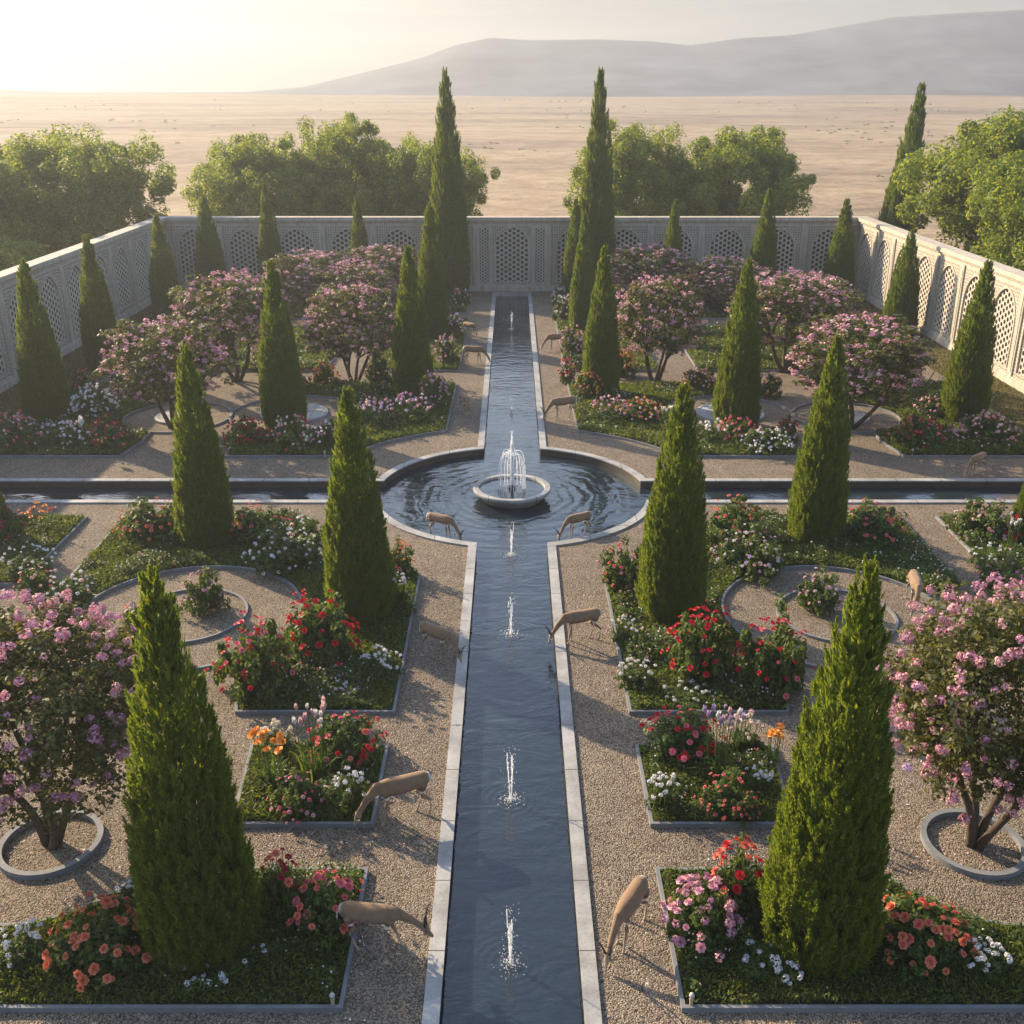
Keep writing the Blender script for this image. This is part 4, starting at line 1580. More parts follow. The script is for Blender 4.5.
def plant(xc, yb, hw, yt, kind, cols, n_, r_, lab, cat="rose bush", name="flower_bush", grp="flowering plants in the beds"):
    NF[0] += 1
    n_ = int(n_ * (2.1 if kind in ('rose', 'patch', 'dahlia') else 1.35))
    seed = 300 + NF[0]
    rs = np.random.RandomState(seed)
    _, yf = gp(xc, yb, 0.06)
    w_ = hw / PSC(yf)
    y = yf + 0.8 * w_
    x = (xc - 512) / F_PX * (y * math.cos(PITCH) + (CAM_H - 0.3) * math.sin(PITCH))
    h_ = min(max(height_at(y + 0.25 * w_, yt), 0.22), 1.7)
    e = empty(name, (x, y, 0.05), 0.0)
    tag(e, lab, cat, grp)
    far = y > 33.2
    tops = []
    if kind in ('rose', 'mound', 'dahlia'):
        fh = h_ * (0.95 if kind != 'dahlia' else 0.75)
        obj("foliage", (DOMES_S if far else DOMES)[seed % (3 if far else 4)], e, (0, 0, 0), (0, 0, seed), (w_, w_, fh))
        lim = {'rose': 0.12, 'mound': 0.05, 'dahlia': 0.35}[kind]
        tries = 0
        while len(tops) < n_ and tries < 4000:
            tries += 1
            d = unit(rs.normal(size=3))
            if d[2] < lim: continue
            jit = rs.uniform(0.80, 1.20)
            p = np.array((d[0] * w_ * 1.02, d[1] * w_ * 1.02, fh * (d[2] * 0.95 + 0.08) + (rs.uniform(0, .35) * h_ if kind == 'dahlia' else rs.uniform(-.04, .20) * h_))) * np.array((jit, jit, 1.0))
            if all(np.linalg.norm(p - q[0]) > r_ * (1.05 if kind != 'mound' else 1.1) for q in tops) or tries > 2500: tops.append((p, d))
    elif kind in ('patch', 'umbel'):
        fh = h_ * (0.62 if kind == 'patch' else 0.45)
        obj("foliage", (DOMES_S if far else DOMES)[seed % (3 if far else 4)], e, (0, 0, 0), (0, 0, seed), (w_ * 0.95, w_ * 0.95, fh))
        for _ in range(n_):
            a, q = rs.uniform(0, 6.28), math.sqrt(rs.uniform(0, 1))
            z = h_ * (rs.uniform(0.65, 1.0)) * (1.05 - 0.35 * q * q)
            tops.append((np.array((w_ * q * math.cos(a), w_ * q * math.sin(a), z)), np.array((0.3 * math.cos(a), 0.3 * math.sin(a), 1.0))))
    else:
        obj("strap_leaves", STRAPS[seed % 3], e, (0, 0, 0), (0, 0, seed), (w_, w_, h_ * 0.62))
        for _ in range(n_):
            a, q = rs.uniform(0, 6.28), math.sqrt(rs.uniform(0, 1)) * 0.7
            tops.append((np.array((w_ * q * math.cos(a), w_ * q * math.sin(a), h_ * rs.uniform(0.72, 1.0))), np.array((0.35 * math.cos(a), 0.35 * math.sin(a), 1.0))))
    if kind not in ('rose', 'mound'):
        k = MB()
        for p, d in tops:
            b = p * np.array((0.55, 0.55, 0.0))
            mid = (p + b) / 2 + np.array((rs.normal(0, .02), rs.normal(0, .02), 0))
            k.tube([b, mid, p], [0.009, 0.008, 0.006], 4, False)
        tag(k.build("stems", M['strap'], e), kind="stuff")
    if far:
        Qs, mi = [], []
        for p, d in tops:
            m_ = 9
            dd = rdir(rs, m_) + d * 0.5
            rr = r_ * rs.uniform(.8, 1.25)
            Qs.append(leaves(p + dd * rr * 0.45, np.cross(dd, rdir(rs, m_)), unit(dd), rr * 1.1 * rs.uniform(.8, 1.2, m_), rr * 0.95))
            mi += [rs.randint(len(cols))] * m_
        o = obj("blossoms", quad_mesh("blossoms", np.concatenate(Qs), [PETAL[c] for c in cols], mi), e)
        tag(o, kind="stuff")
        return
    for q, (p, d) in enumerate(tops):
        c = cols[rs.randint(len(cols))]
        shape = {'rose': 'rose', 'dahlia': 'rose', 'mound': 'rose', 'patch': 'cluster', 'umbel': 'cluster', 'tulip': 'tulip', 'lily': 'rose'}[kind]
        if kind == 'rose' and c in ('pink', 'mauve', 'white', 'palepink') and rs.rand() < 0.7: shape = 'cluster'
        s_ = r_ * rs.uniform(0.56, 1.08)
        dv = Vector(unit(d + np.array((rs.normal(0, .3), rs.normal(0, .3) - 0.15, 0.45))))
        rot = dv.to_track_quat('Z', 'Y').to_euler()
        if shape == 'tulip': rot = (rs.normal(0, .12), rs.normal(0, .12), rs.uniform(0, 3))
        obj("blossom", bloom(shape, c, q % 3), e, p, rot, (s_, s_, s_))


B_, P_, T_, L_ = "rose bush", "flower patch", "tulips", "lilies"
# left side, near to far
plant(102, 985, 48, 908, 'rose', ['salmon'], 26, .088, "salmon orange rose bush at the left foot of the largest left cypress", B_)
plant(20, 978, 30, 930, 'patch', ['white'], 10, .062, "white flower patch at the left frame edge beside the salmon roses", P_)
plant(215, 985, 56, 950, 'patch', ['white'], 17, .062, "white flower patch under the largest left cypress near the front edging", P_)
plant(326, 945, 37, 880, 'rose', ['coral', 'rosy'], 21, .088, "coral pink rose bush at the right corner of the nearest left bed", B_)
plant(282, 925, 22, 850, 'dahlia', ['crimson', 'coral', 'crimson'], 8, .08, "tall dark red dahlias between the largest left cypress and the coral roses", "dahlias")
plant(128, 905, 13, 884, 'patch', ['white'], 5, .055, "few pale flowers just behind the salmon roses on the left", P_)
plant(272, 795, 26, 728, 'lily', ['orange'], 10, .10, "orange lilies with arching strap leaves in the small left bed", L_)
plant(277, 757, 18, 722, 'umbel', ['cream'], 10, .07, "cream round flower heads behind the orange lilies", P_)
plant(345, 772, 36, 718, 'rose', ['rosy', 'red', 'coral'], 22, .078, "mixed rose red bush at the rear of the small left bed", B_)
plant(314, 790, 26, 704, 'tulip', ['palepink', 'white', 'palepink'], 12, .095, "pale pink tulips standing before the rose red bush on the left", T_)
plant(296, 824, 27, 779, 'mound', ['rosy', 'pink'], 32, .045, "round mound of small pink blossoms at the front of the small left bed", "flower mound")
plant(352, 818, 19, 768, 'patch', ['white'], 12, .055, "white flowers at the front right corner of the small left bed", P_)
plant(256, 706, 40, 622, 'rose', ['red', 'crimson', 'rosy'], 27, .078, "tall red rose bush left of the other in front of the left gravel circle", B_)
plant(322, 675, 38, 596, 'rose', ['red'], 25, .085, "bright red rose bush close to the dark cypress left of the channel", B_)
plant(284, 577, 36, 530, 'rose', ['white'], 34, .058, "dense white flower bush behind the left gravel circle", "white bush")
plant(152, 548, 36, 502, 'rose', ['salmon', 'coral'], 24, .068, "salmon rose bush left of the cypress at the left cross channel", B_)
plant(262, 547, 33, 505, 'rose', ['coral', 'rosy'], 22, .062, "coral rose bush right of the cypress at the left cross channel", B_)
plant(307, 552, 19, 515, 'rose', ['palepink', 'white'], 12, .06, "pale pink bush between the coral roses and the pool side cypress", B_)
plant(400, 578, 15, 545, 'rose', ['orange', 'coral'], 11, .065, "small orange bush at the pool end corner of the large left bed", B_)
plant(398, 618, 17, 574, 'patch', ['white'], 13, .05, "white flowers along the left bed edge beside the pool side cypress", P_)
plant(382, 684, 21, 648, 'patch', ['white'], 15, .055, "white flower patch near the front right corner of the large left bed", P_)
plant(335, 702, 28, 680, 'patch', ['lilac', 'white'], 14, .05, "lilac and white low flowers in front of the bright red roses", P_)
plant(68, 612, 26, 573, 'patch', ['white', 'palepink'], 15, .06, "white flower bush where the left side path meets the gravel circle", P_)
plant(205, 618, 22, 574, 'mound', ['mauve', 'pink'], 28, .058, "round mauve blossom shrub inside the left gravel circle", "flower mound")
plant(137, 645, 15, 602, 'rose', ['palepink', 'coral'], 8, .065, "sparse pale shrub half hidden by the front left blossom tree", B_)
plant(38, 536, 26, 506, 'lily', ['coral', 'orange', 'salmon'], 16, .075, "coral lilies at the far left bed by the cross channel", L_)
plant(8, 548, 17, 512, 'rose', ['crimson'], 13, .07, "dark crimson rose bush at the left frame edge near the coral lilies", B_)
plant(30, 585, 28, 545, 'patch', ['white'], 13, .055, "white flower patch in front of the coral lilies at far left", P_)
plant(38, 602, 20, 568, 'rose', ['coral', 'palepink'], 11, .06, "coral pink bush just behind the front left blossom tree crown", B_)
# right side
plant(700, 960, 36, 883, 'rose', ['pink', 'mauve'], 27, .088, "pink flower bush at the left edge of the nearest right bed", B_)
plant(738, 928, 27, 836, 'dahlia', ['coral', 'red'], 12, .088, "tall scarlet dahlias between the pink bush and the largest right cypress", "dahlias")
plant(772, 992, 35, 952, 'patch', ['white'], 15, .062, "white flower patch at the left foot of the largest right cypress", P_)
plant(922, 977, 50, 905, 'rose', ['salmon', 'coral'], 27, .088, "salmon red rose bush right of the largest right cypress", B_)
plant(986, 985, 26, 944, 'patch', ['white'], 14, .052, "white flower patch at the right end of the salmon red roses", P_)
plant(682, 772, 42, 716, 'rose', ['red', 'rosy'], 25, .078, "red and rose bush at the left end of the small right bed", B_)
plant(722, 790, 32, 706, 'tulip', ['palepink', 'lilac', 'white'], 14, .095, "pale tulips in the middle of the small right bed", T_)
plant(745, 757, 19, 710, 'umbel', ['cream', 'palepink'], 10, .068, "cream flower heads at the rear right of the small right bed", P_)
plant(774, 768, 11, 728, 'lily', ['orange'], 6, .09, "orange lilies touching the largest right cypress", L_)
plant(729, 825, 29, 776, 'mound', ['rosy', 'coral'], 38, .043, "round mound of small coral blossoms at the front of the small right bed", "flower mound")
plant(666, 817, 18, 772, 'patch', ['white'], 11, .055, "white flowers at the front left corner of the small right bed", P_)
plant(758, 797, 14, 765, 'patch', ['white'], 8, .055, "white flowers beside the coral mound in the small right bed", P_)
plant(700, 692, 36, 608, 'rose', ['red'], 27, .085, "bright red rose bush close to the dark cypress right of the channel", B_)
plant(775, 706, 36, 604, 'rose', ['crimson', 'red', 'rosy'], 25, .078, "dark red rose bush in front of the right gravel circle", B_)
plant(752, 582, 36, 532, 'rose', ['palepink', 'lilac', 'white'], 30, .06, "pale lilac flower bush behind the right gravel circle", B_)
plant(735, 548, 33, 500, 'rose', ['coral', 'salmon'], 22, .065, "coral rose bush left of the cypress at the right cross channel", B_)
plant(872, 550, 35, 502, 'rose', ['coral', 'rosy'], 22, .065, "coral rose bush right of the cypress at the right cross channel", B_)
plant(622, 598, 24, 548, 'rose', ['pink', 'coral', 'rosy'], 18, .065, "pink rose bush at the pool end corner of the large right bed", B_)
plant(688, 709, 28, 686, 'patch', ['white'], 13, .05, "white low flowers in front of the bright red roses on the right", P_)
plant(636, 694, 20, 658, 'patch', ['white'], 11, .05, "white flower patch at the front left corner of the large right bed", P_)
plant(625, 648, 16, 618, 'patch', ['white', 'cream'], 9, .05, "cream flowers along the right bed edge beside the pool side cypress", P_)
plant(820, 617, 23, 575, 'mound', ['palepink', 'mauve'], 24, .058, "round pale mauve shrub inside the right gravel circle", "flower mound")
plant(983, 548, 29, 503, 'rose', ['pink', 'palepink'], 22, .065, "pink flower bush at the far right bed by the cross channel", B_)
plant(1010, 562, 15, 515, 'tulip', ['white'], 5, .075, "white tulips at the right frame edge", T_)
plant(1019, 548, 12, 516, 'rose', ['red'], 10, .07, "red rose bush at the right frame edge behind the white tulips", B_)
plant(993, 576, 23, 546, 'patch', ['white'], 10, .05, "white flower patch in front of the pink bush at far right", P_)
plant(1003, 600, 27, 563, 'rose', ['pink', 'mauve'], 15, .062, "mauve pink bush just behind the front right blossom tree crown", B_)
# rear half of the garden, far enough that blossoms read as one scatter
for a in (
    (18, 455, 22, 416, 'rose', ['palepink', 'coral'], 34, .075, "pale pink bush in the rear left bed at the frame edge", B_),
    (62, 448, 20, 418, 'umbel', ['lilac', 'white'], 16, .09, "lilac flower heads in front of the cypress by the left wall", P_),
    (77, 452, 16, 424, 'rose', ['palepink', 'white'], 24, .07, "pale bush beside the white lily in the rear left bed", B_),
    (108, 452, 17, 420, 'rose', ['crimson', 'coral'], 34, .07, "dark red bush near the chamfered corner of the rear left bed", B_),
    (96, 424, 22, 388, 'rose', ['white'], 60, .075, "white flower bush between the left wall cypress and the blossom tree", "white bush"),
    (84, 396, 12, 372, 'rose', ['crimson', 'coral'], 22, .075, "dark red bush against the second cypress by the left wall", B_),
    (246, 448, 24, 420, 'rose', ['red', 'crimson'], 34, .072, "red bush left of the cypress at the left stone disc", B_),
    (292, 452, 24, 418, 'rose', ['rosy', 'pink', 'cream'], 36, .072, "mixed pink bush in front of the cypress at the left stone disc", B_),
    (326, 450, 16, 424, 'rose', ['pink', 'white'], 22, .07, "pink bush right of the cypress at the left stone disc", B_),
    (376, 430, 20, 396, 'umbel', ['lilac', 'palepink', 'mauve'], 30, .085, "lilac flower row end nearest the pool on the left", P_),
    (410, 425, 22, 393, 'umbel', ['mauve', 'palepink', 'lilac'], 32, .085, "lilac flowers in front of the cypress on the left channel bank", P_),
    (434, 412, 15, 375, 'rose', ['mauve', 'pink'], 32, .075, "mauve bush at the channel side corner of the left lilac row", B_),
    (380, 388, 16, 356, 'rose', ['cream', 'orange'], 18, .075, "cream and orange bush between blossom tree and cypress on the left", B_),
    (325, 385, 13, 365, 'rose', ['salmon', 'orange'], 20, .075, "orange bush behind the left stone disc plaza", B_),
    (446, 366, 13, 338, 'rose', ['mauve', 'palepink'], 22, .08, "mauve bush beside the slim cypress on the left channel bank", B_),
    (453, 338, 11, 316, 'rose', ['lilac', 'palepink'], 18, .085, "lilac bush on the left channel bank past the slim cypress", B_),
    (461, 306, 10, 290, 'rose', ['palepink', 'salmon'], 14, .09, "small bush at the left foot of the far wall beside the channel", B_),
    (588, 400, 14, 374, 'rose', ['orange', 'coral'], 26, .075, "orange bush at the cypress on the right bank of the far channel", B_),
    (612, 425, 22, 396, 'umbel', ['mauve', 'palepink', 'pink'], 30, .08, "mauve flowers at the pool end of the right rear bed", P_),
    (640, 424, 22, 400, 'rose', ['palepink', 'coral', 'orange'], 36, .075, "peach flower bush between the mauve and the white flowers on the right", B_),
    (670, 430, 14, 404, 'umbel', ['white', 'cream'], 12, .09, "white flower heads beside the right pool side cypress tip", P_),
    (712, 446, 16, 418, 'umbel', ['cream', 'white'], 14, .085, "cream flowers left of the cypress at the right stone disc", P_),
    (738, 444, 22, 419, 'rose', ['rosy', 'coral'], 30, .08, "coral bush in front of the cypress at the right stone disc", B_),
    (768, 456, 24, 430, 'mound', ['white'], 70, .06, "white blossom mound at the front of the right rear bed", "white bush"),
    (788, 444, 13, 420, 'rose', ['crimson', 'palepink'], 18, .07, "dark bush beside the white blossom mound", B_),
    (622, 378, 15, 352, 'rose', ['orange', 'salmon'], 30, .08, "orange bush between the cypress and the open stemmed right blossom tree", B_),
    (698, 392, 17, 370, 'rose', ['palepink', 'orange'], 28, .08, "peach bush behind the right stone disc plaza", B_),
    (567, 384, 9, 360, 'rose', ['coral', 'palepink'], 18, .08, "coral bush on the right channel bank near the grazing antelope", B_),
    (571, 356, 12, 328, 'rose', ['pink', 'palepink'], 26, .085, "pink bush on the right channel bank in front of the slim cypress", B_),
    (563, 322, 10, 298, 'rose', ['cream', 'palepink'], 18, .085, "cream bush on the right channel bank behind the slim cypress", B_),
    (560, 305, 9, 288, 'rose', ['white', 'palepink'], 14, .09, "pale bush at the right foot of the far wall beside the channel", B_),
    (918, 452, 24, 418, 'rose', ['rosy', 'crimson'], 36, .072, "rose red bush left of the cypress by the sunlit wall", B_),
    (985, 448, 30, 416, 'rose', ['pink', 'palepink'], 46, .075, "pink bush in front of the cypress by the sunlit wall", B_),
    (928, 418, 13, 398, 'rose', ['palepink', 'pink'], 20, .075, "small pink bush behind the rose red one by the sunlit wall", B_),
    (262, 372, 15, 352, 'rose', ['palepink', 'cream'], 16, .08, "pale bush left of the cypress between two left blossom trees", B_),
    (300, 392, 10, 375, 'rose', ['salmon'], 14, .075, "salmon bush just behind the left stone disc cypress", B_),
    (880, 398, 16, 376, 'rose', ['white', 'palepink'], 18, .07, "pale bush behind the right leaning blossom tree", B_),
    (770, 398, 14, 376, 'rose', ['orange', 'palepink'], 18, .075, "peach bush under the broad right blossom tree", B_),
):
    plant(*a)
# a single white iris in the rear left bed
x, y = gp(86, 452, 0.05)
e = empty("iris_plant", (x, y, 0.05))
tag(e, "single white iris with upright leaves in the rear left bed", "iris")
obj("strap_leaves", STRAPS[0], e, scale=(0.35, 0.35, 0.75))
obj("blossom", bloom('tulip', 'white', 0), e, (0, 0, 0.95), scale=(0.20, 0.20, 0.20))

# small garden posts at the bed corners
k = MB()
k.lathe([(0.045, 0), (0.04, 0.12), (0.05, 0.2), (0.035, 0.26), (0.001, 0.26)], 12)
ME_POST = k.mesh("post", M['post'], True)
k = MB()
k.lathe([(0.001, 0.255), (0.05, 0.262), (0.062, 0.30), (0.05, 0.345), (0.001, 0.365)], 12)
ME_CAP = k.mesh("cap", M['cap'], True)
for px, py, lab in ((333, 1006, "small tan post with white knob at the front corner of the nearest left bed"),
                    (691, 1006, "small tan post with white knob at the front corner of the nearest right bed"),
                    (912, 455, "small tan post with white knob in the rear right bed"),
                    (325, 457, "small tan post with white knob in the rear left bed")):
    x, y = gp(px, py, 0.05)
    e = empty("garden_post", (x, y, 0.05), 0, 0.65)
    tag(e, lab, "post", "small posts in the bed corners")
    obj("post", ME_POST, e)
    obj("cap", ME_CAP, e)

# ------------------------------------------------------------------ fountain and water jets
ft = empty("fountain", (0, 31.45, -0.42))
tag(ft, "round stone fountain bowl with a tall white jet in the middle of the pool", "fountain")
k = MB()
k.lathe([(0.60, 0), (0.72, 0.06), (1.02, 0.26), (1.18, 0.42), (1.255, 0.52), (1.25, 0.585), (1.235, 0.60), (1.07, 0.60), (1.055, 0.585), (1.03, 0.50), (0.8, 0.40), (0.001, 0.38)], 72)
o = k.build("basin", M['coping'], ft)
fix_normals(o.data)
k = MB()
k.lathe([(1.035, 0.53), (0.001, 0.53)], 48)
m2 = mat_water()
bw = k.build("basin_water", m2, ft)
fix_normals(bw.data)
k = MB()
k.lathe([(0.11, 0.53), (0.10, 0.60), (0.05, 0.66), (0.03, 0.70), (0.001, 0.70)], 16)
k.build("nozzle", M['darkstone'], ft)


def blob(k, c, r):
    v = [(1, 0, 0), (-1, 0, 0), (0, 1, 0), (0, -1, 0), (0, 0, 1.3), (0, 0, -1.3)]
    k.add([(c[0] + r * a, c[1] + r * b, c[2] + r * d) for a, b, d in v],
          [(0, 2, 4), (2, 1, 4), (1, 3, 4), (3, 0, 4), (2, 0, 5), (1, 2, 5), (3, 1, 5), (0, 3, 5)])


rs = np.random.RandomState(77)
k = MB()
for q in range(7):                           # rising plume
    a = rs.uniform(0, 6.28)
    pts, rad = [], []
    top = rs.uniform(1.9, 2.45)
    for j in range(9):
        t_ = j / 8
        pts.append((0.035 * math.cos(a) * (0.4 + t_) * (1.2 - t_) + rs.normal(0, .008), 0.035 * math.sin(a) * (1.2 - t_) + rs.normal(0, .008), 0.68 + (top - 0.68) * t_))
        rad.append(0.040 * (1 - t_) ** 0.4 + 0.006)
    k.tube(pts, rad, 6)
for q in range(260):
    z = rs.uniform(0.9, 2.5)
    r_ = rs.normal(0, 0.03 + 0.10 * np.clip((2.3 - z) / 1.4, 0, 1))
    a = rs.uniform(0, 6.28)
    blob(k, (r_ * math.cos(a), r_ * math.sin(a), z), rs.uniform(.006, .016))
tag(k.build("jet", M['spray'], ft), kind="stuff")
k = MB()
for q in range(22):                          # falling umbrella of streams
    a = 2 * math.pi * q / 22 + rs.normal(0, .05)
    R1 = rs.uniform(0.33, 0.46)
    zt = rs.uniform(1.55, 1.85)
    t1 = rs.uniform(0.9, 1.0)
    for j in range(26):
        t_ = j / 25
        if rs.rand() < 0.10: continue
        seg = []
        for tt in (t_, min(1, t_ + 0.05)):
            r_ = R1 * min(1.0, 0.12 + 1.25 * tt ** 0.5 * (1 - 0.25 * tt))
            seg.append((r_ * math.cos(a), r_ * math.sin(a), zt + 0.10 * math.sin(min(tt * 3.1, 3.14)) - (zt - 0.55) * tt ** 1.7))
        rr = rs.uniform(.009, .017)
        k.tube(seg, [rr, rr * 0.8], 5)
    for j in range(10):
        r_ = R1 + rs.normal(0, .07)
        blob(k, (r_ * math.cos(a), r_ * math.sin(a), 0.54 + abs(rs.normal(0, .08))), rs.uniform(.006, .016))
tag(k.build("falling_streams", M['spray'], ft), kind="stuff")


def jet_parts(seed):
    rs = np.random.RandomState(seed)
    k = MB()
    for q in range(6):
        a, sp, H = rs.uniform(0, 6.28), rs.uniform(0.01, 0.07), rs.uniform(0.70, 1.12)
        for j in range(16):
            t_ = j / 16
            if rs.rand() < 0.06 + 0.22 * t_: continue
            seg = [(sp * math.cos(a) * (0.2 + u_) + rs.normal(0, .002), sp * math.sin(a) * (0.2 + u_) + rs.normal(0, .002), H * u_) for u_ in (t_, t_ + 0.06)]
            rr = rs.uniform(.005, .010)
            k.tube(seg, [rr, rr], 5, False)
    for q in range(80):
        z = rs.uniform(0.05, 1.15)
        r_, a = rs.normal(0, 0.07 + 0.03 * z), rs.uniform(0, 6.28)
        blob(k, (r_ * math.cos(a), r_ * math.sin(a), z), rs.uniform(.004, .011))
    jet = k.mesh("jet", M['spray'])
    k = MB()
    for q in range(150):
        r_, a = abs(rs.normal(0.05, 0.13)), rs.uniform(0, 6.28)
        blob(k, (r_ * math.cos(a), r_ * math.sin(a), abs(rs.normal(0, 0.05 * max(0.1, 1 - r_ * 1.6)))), rs.uniform(.004, .015) * max(.4, 1 - r_))
    return jet, k.mesh("splash", M['spray'])


JETS = [jet_parts(s) for s in (5, 6, 7)]
for k_, (y, lab) in enumerate(((12.0, "low bubbling water jet nearest the viewer in the channel"),
                               (15.9, "water jet in the channel level with the small flower beds"),
                               (22.3, "water jet in the channel between the two drinking antelopes' level and the pool"),
                               (26.9, "water jet in the channel mouth just in front of the pool"),
                               (41.5, "small water jet in the channel just behind the fountain"),
                               (57.2, "farthest water jet in the channel in front of the far wall"))):
    e = empty("water_jet", (-0.02, y, WZ), k_ * 1.3, (1, 1, 1.0 if k_ != 4 else 0.5))
    tag(e, lab, "water jet", "water jets along the channel")
    tag(obj("jet", JETS[k_ % 3][0], e), kind="stuff")
    tag(obj("splash", JETS[k_ % 3][1], e), kind="stuff")

# ------------------------------------------------------------------ antelopes
def antelope_body(name, neck, legs, width=1.0):
    """one continuous body: overlapping tapered tubes fused by a voxel remesh. x forward, z up.
    neck: points from the withers to the nose; legs: four lists of joints"""
    k = MB()
    trunk = [((-0.43, 0, 0.575), (.045, .05)), ((-0.405, 0, 0.60), (.085, .095)), ((-0.33, 0, 0.605), (.115, .125)), ((-0.20, 0, 0.60), (.118, .125)), ((-0.05, 0, 0.585), (.128, .135)),
             ((0.10, 0, 0.58), (.125, .145)), ((0.22, 0, 0.585), (.108, .14)), ((0.31, 0, 0.60), (.082, .11)), ((0.36, 0, 0.605), (.05, .07))]
    k.tube([p for p, _ in trunk], [r for _, r in trunk], 20)
    k.tube([p for p, _ in neck], [r for _, r in neck], 16)
    for lg in legs:
        k.tube([p for p, _ in lg], [r for _, r in lg], 12)
    # ears
    (hp, _), (hq, _) = neck[-4], neck[-3]
    hp, hq = Vector(hp), Vector(hq)
    d = (hq - hp).normalized()
    for s in (-1, 1):
        b = hp + d * 0.02 + Vector((0, s * 0.03, 0))
        side = Vector((0, s, 0)) * 0.09 - d * 0.07
        k.tube([b, b + side * 0.5, b + side * 0.85, b + side], [(.013, .010), (.025, .011), (.018, .009), (.006, .006)], 8)
    # tail
    k.tube([(-0.43, 0, 0.62), (-0.475, 0, 0.56), (-0.485, 0, 0.47), (-0.475, 0, 0.40)], [.022, .017, .015, .009], 8)
    me = k.mesh(name + "_raw", M['coat'])
    fix_normals(me)
    o = bpy.data.objects.new(name + "_raw", me)
    col.objects.link(o)
    md = o.modifiers.new("fuse", 'REMESH')
    md.mode = 'VOXEL'
    md.voxel_size = 0.0085
    md.use_smooth_shade = True
    sm = o.modifiers.new("soft", 'SMOOTH')
    sm.factor = 0.5
    sm.iterations = 5
    dg = bpy.context.evaluated_depsgraph_get()
    out = bpy.data.meshes.new_from_object(o.evaluated_get(dg))
    out.name = "body"
    bpy.data.objects.remove(o)
    out.materials.clear()
    out.materials.append(M['coat'])
    return out


def leg_f(s, dx, knee=0.0):
    y = 0.068 * s
    return [((0.24, y * 0.8, 0.56), (.065, .05)), ((0.22, y, 0.45), (.045, .034)), ((0.21 + dx * 0.25, y, 0.36), .031), ((0.215 + dx * 0.6 + knee, y, 0.225), .0215), ((0.21 + dx * 0.95, y, 0.075), .0165), ((0.222 + dx, y, 0.035), .018), ((0.24 + dx, y, 0.0), .021)]


def leg_h(s, dx):
    y = 0.075 * s
    return [((-0.32, y * 0.75, 0.57), (.09, .06)), ((-0.27 + dx * 0.1, y, 0.455), (.068, .043)), ((-0.27 + dx * 0.3, y, 0.385), (.045, .034)), ((-0.385 + dx * 0.7, y, 0.27), .0245), ((-0.365 + dx * 0.9, y, 0.16), .0175), ((-0.345 + dx, y, 0.065), .0165), ((-0.33 + dx, y, 0.03), .018), ((-0.312 + dx, y, 0.0), .021)]


def neck_pts(base, mid, poll, nose, turn=0.0):
    """withers -> poll -> forehead -> muzzle -> nose, bending sideways by turn"""
    b, m_, p, q = (np.array((v[0], 0.0, v[1])) for v in (base, mid, poll, nose))
    m_[1], p[1], q[1] = turn * 0.25, turn * 0.75, turn
    d = q - p
    return [(tuple(b - (0.08, 0, 0)), (.07, .10)), (tuple(b), (.068, .098)), (tuple((b + m_) / 2), (.055, .075)), (tuple(m_), (.045, .058)), (tuple((m_ + p) / 2), (.038, .046)),
            (tuple(p), (.040, .046)), (tuple(p + d * 0.22), (.046, .052)), (tuple(p + d * 0.45), (.040, .043)), (tuple(p + d * 0.72), (.028, .030)), (tuple(p + d * 0.93), (.022, .023)), (tuple(q), (.013, .014))]


POSE = {}


def pose(name, neck, fl, fr, hl, hr):
    legs = [leg_f(1, fl), leg_f(-1, fr), leg_h(1, hl), leg_h(-1, hr)]
    POSE[name] = (antelope_body(name, neck, legs), neck)


pose("graze", neck_pts((0.34, 0.61), (0.50, 0.45), (0.62, 0.27), (0.70, 0.055)), 0.07, -0.05, -0.06, 0.08)
pose("graze_turn", neck_pts((0.34, 0.61), (0.48, 0.46), (0.58, 0.28), (0.64, 0.06), -0.12), 0.03, -0.08, 0.07, -0.04)
pose("walk_low", neck_pts((0.34, 0.62), (0.52, 0.54), (0.68, 0.44), (0.82, 0.27)), 0.15, -0.06, -0.10, 0.12)
pose("drink", neck_pts((0.34, 0.60), (0.50, 0.42), (0.62, 0.20), (0.69, -0.03)), 0.06, 0.02, -0.04, 0.05)
pose("stand", neck_pts((0.33, 0.64), (0.44, 0.78), (0.50, 0.93), (0.68, 0.86)), 0.02, -0.03, -0.05, 0.04)


def horn_mesh(s, long):
    k = MB()
    pts, rad = [], []
    for q in range(15):
        t_ = q / 14
        pts.append((-0.16 * t_ * long - 0.05 * math.sin(t_ * 3.1) * long, s * (0.010 + 0.055 * math.sin(t_ * 2.6) * long), 0.34 * t_ * long))
        rad.append((0.0125 * (1 - t_) + 0.003) * (1.12 if q % 2 else 0.92))
    k.tube(pts, rad, 8)
    return k.mesh("horn", M['horn'], True)


HORN = {(s, L): horn_mesh(s, L) for s in (-1, 1) for L in (0.75, 1.0, 1.15)}
k = MB()
k.lathe([(0.001, -0.012), (0.009, -0.007), (0.012, 0), (0.009, 0.007), (0.001, 0.012)], 12)
ME_EYE = k.mesh("eye", M['eye'], True)


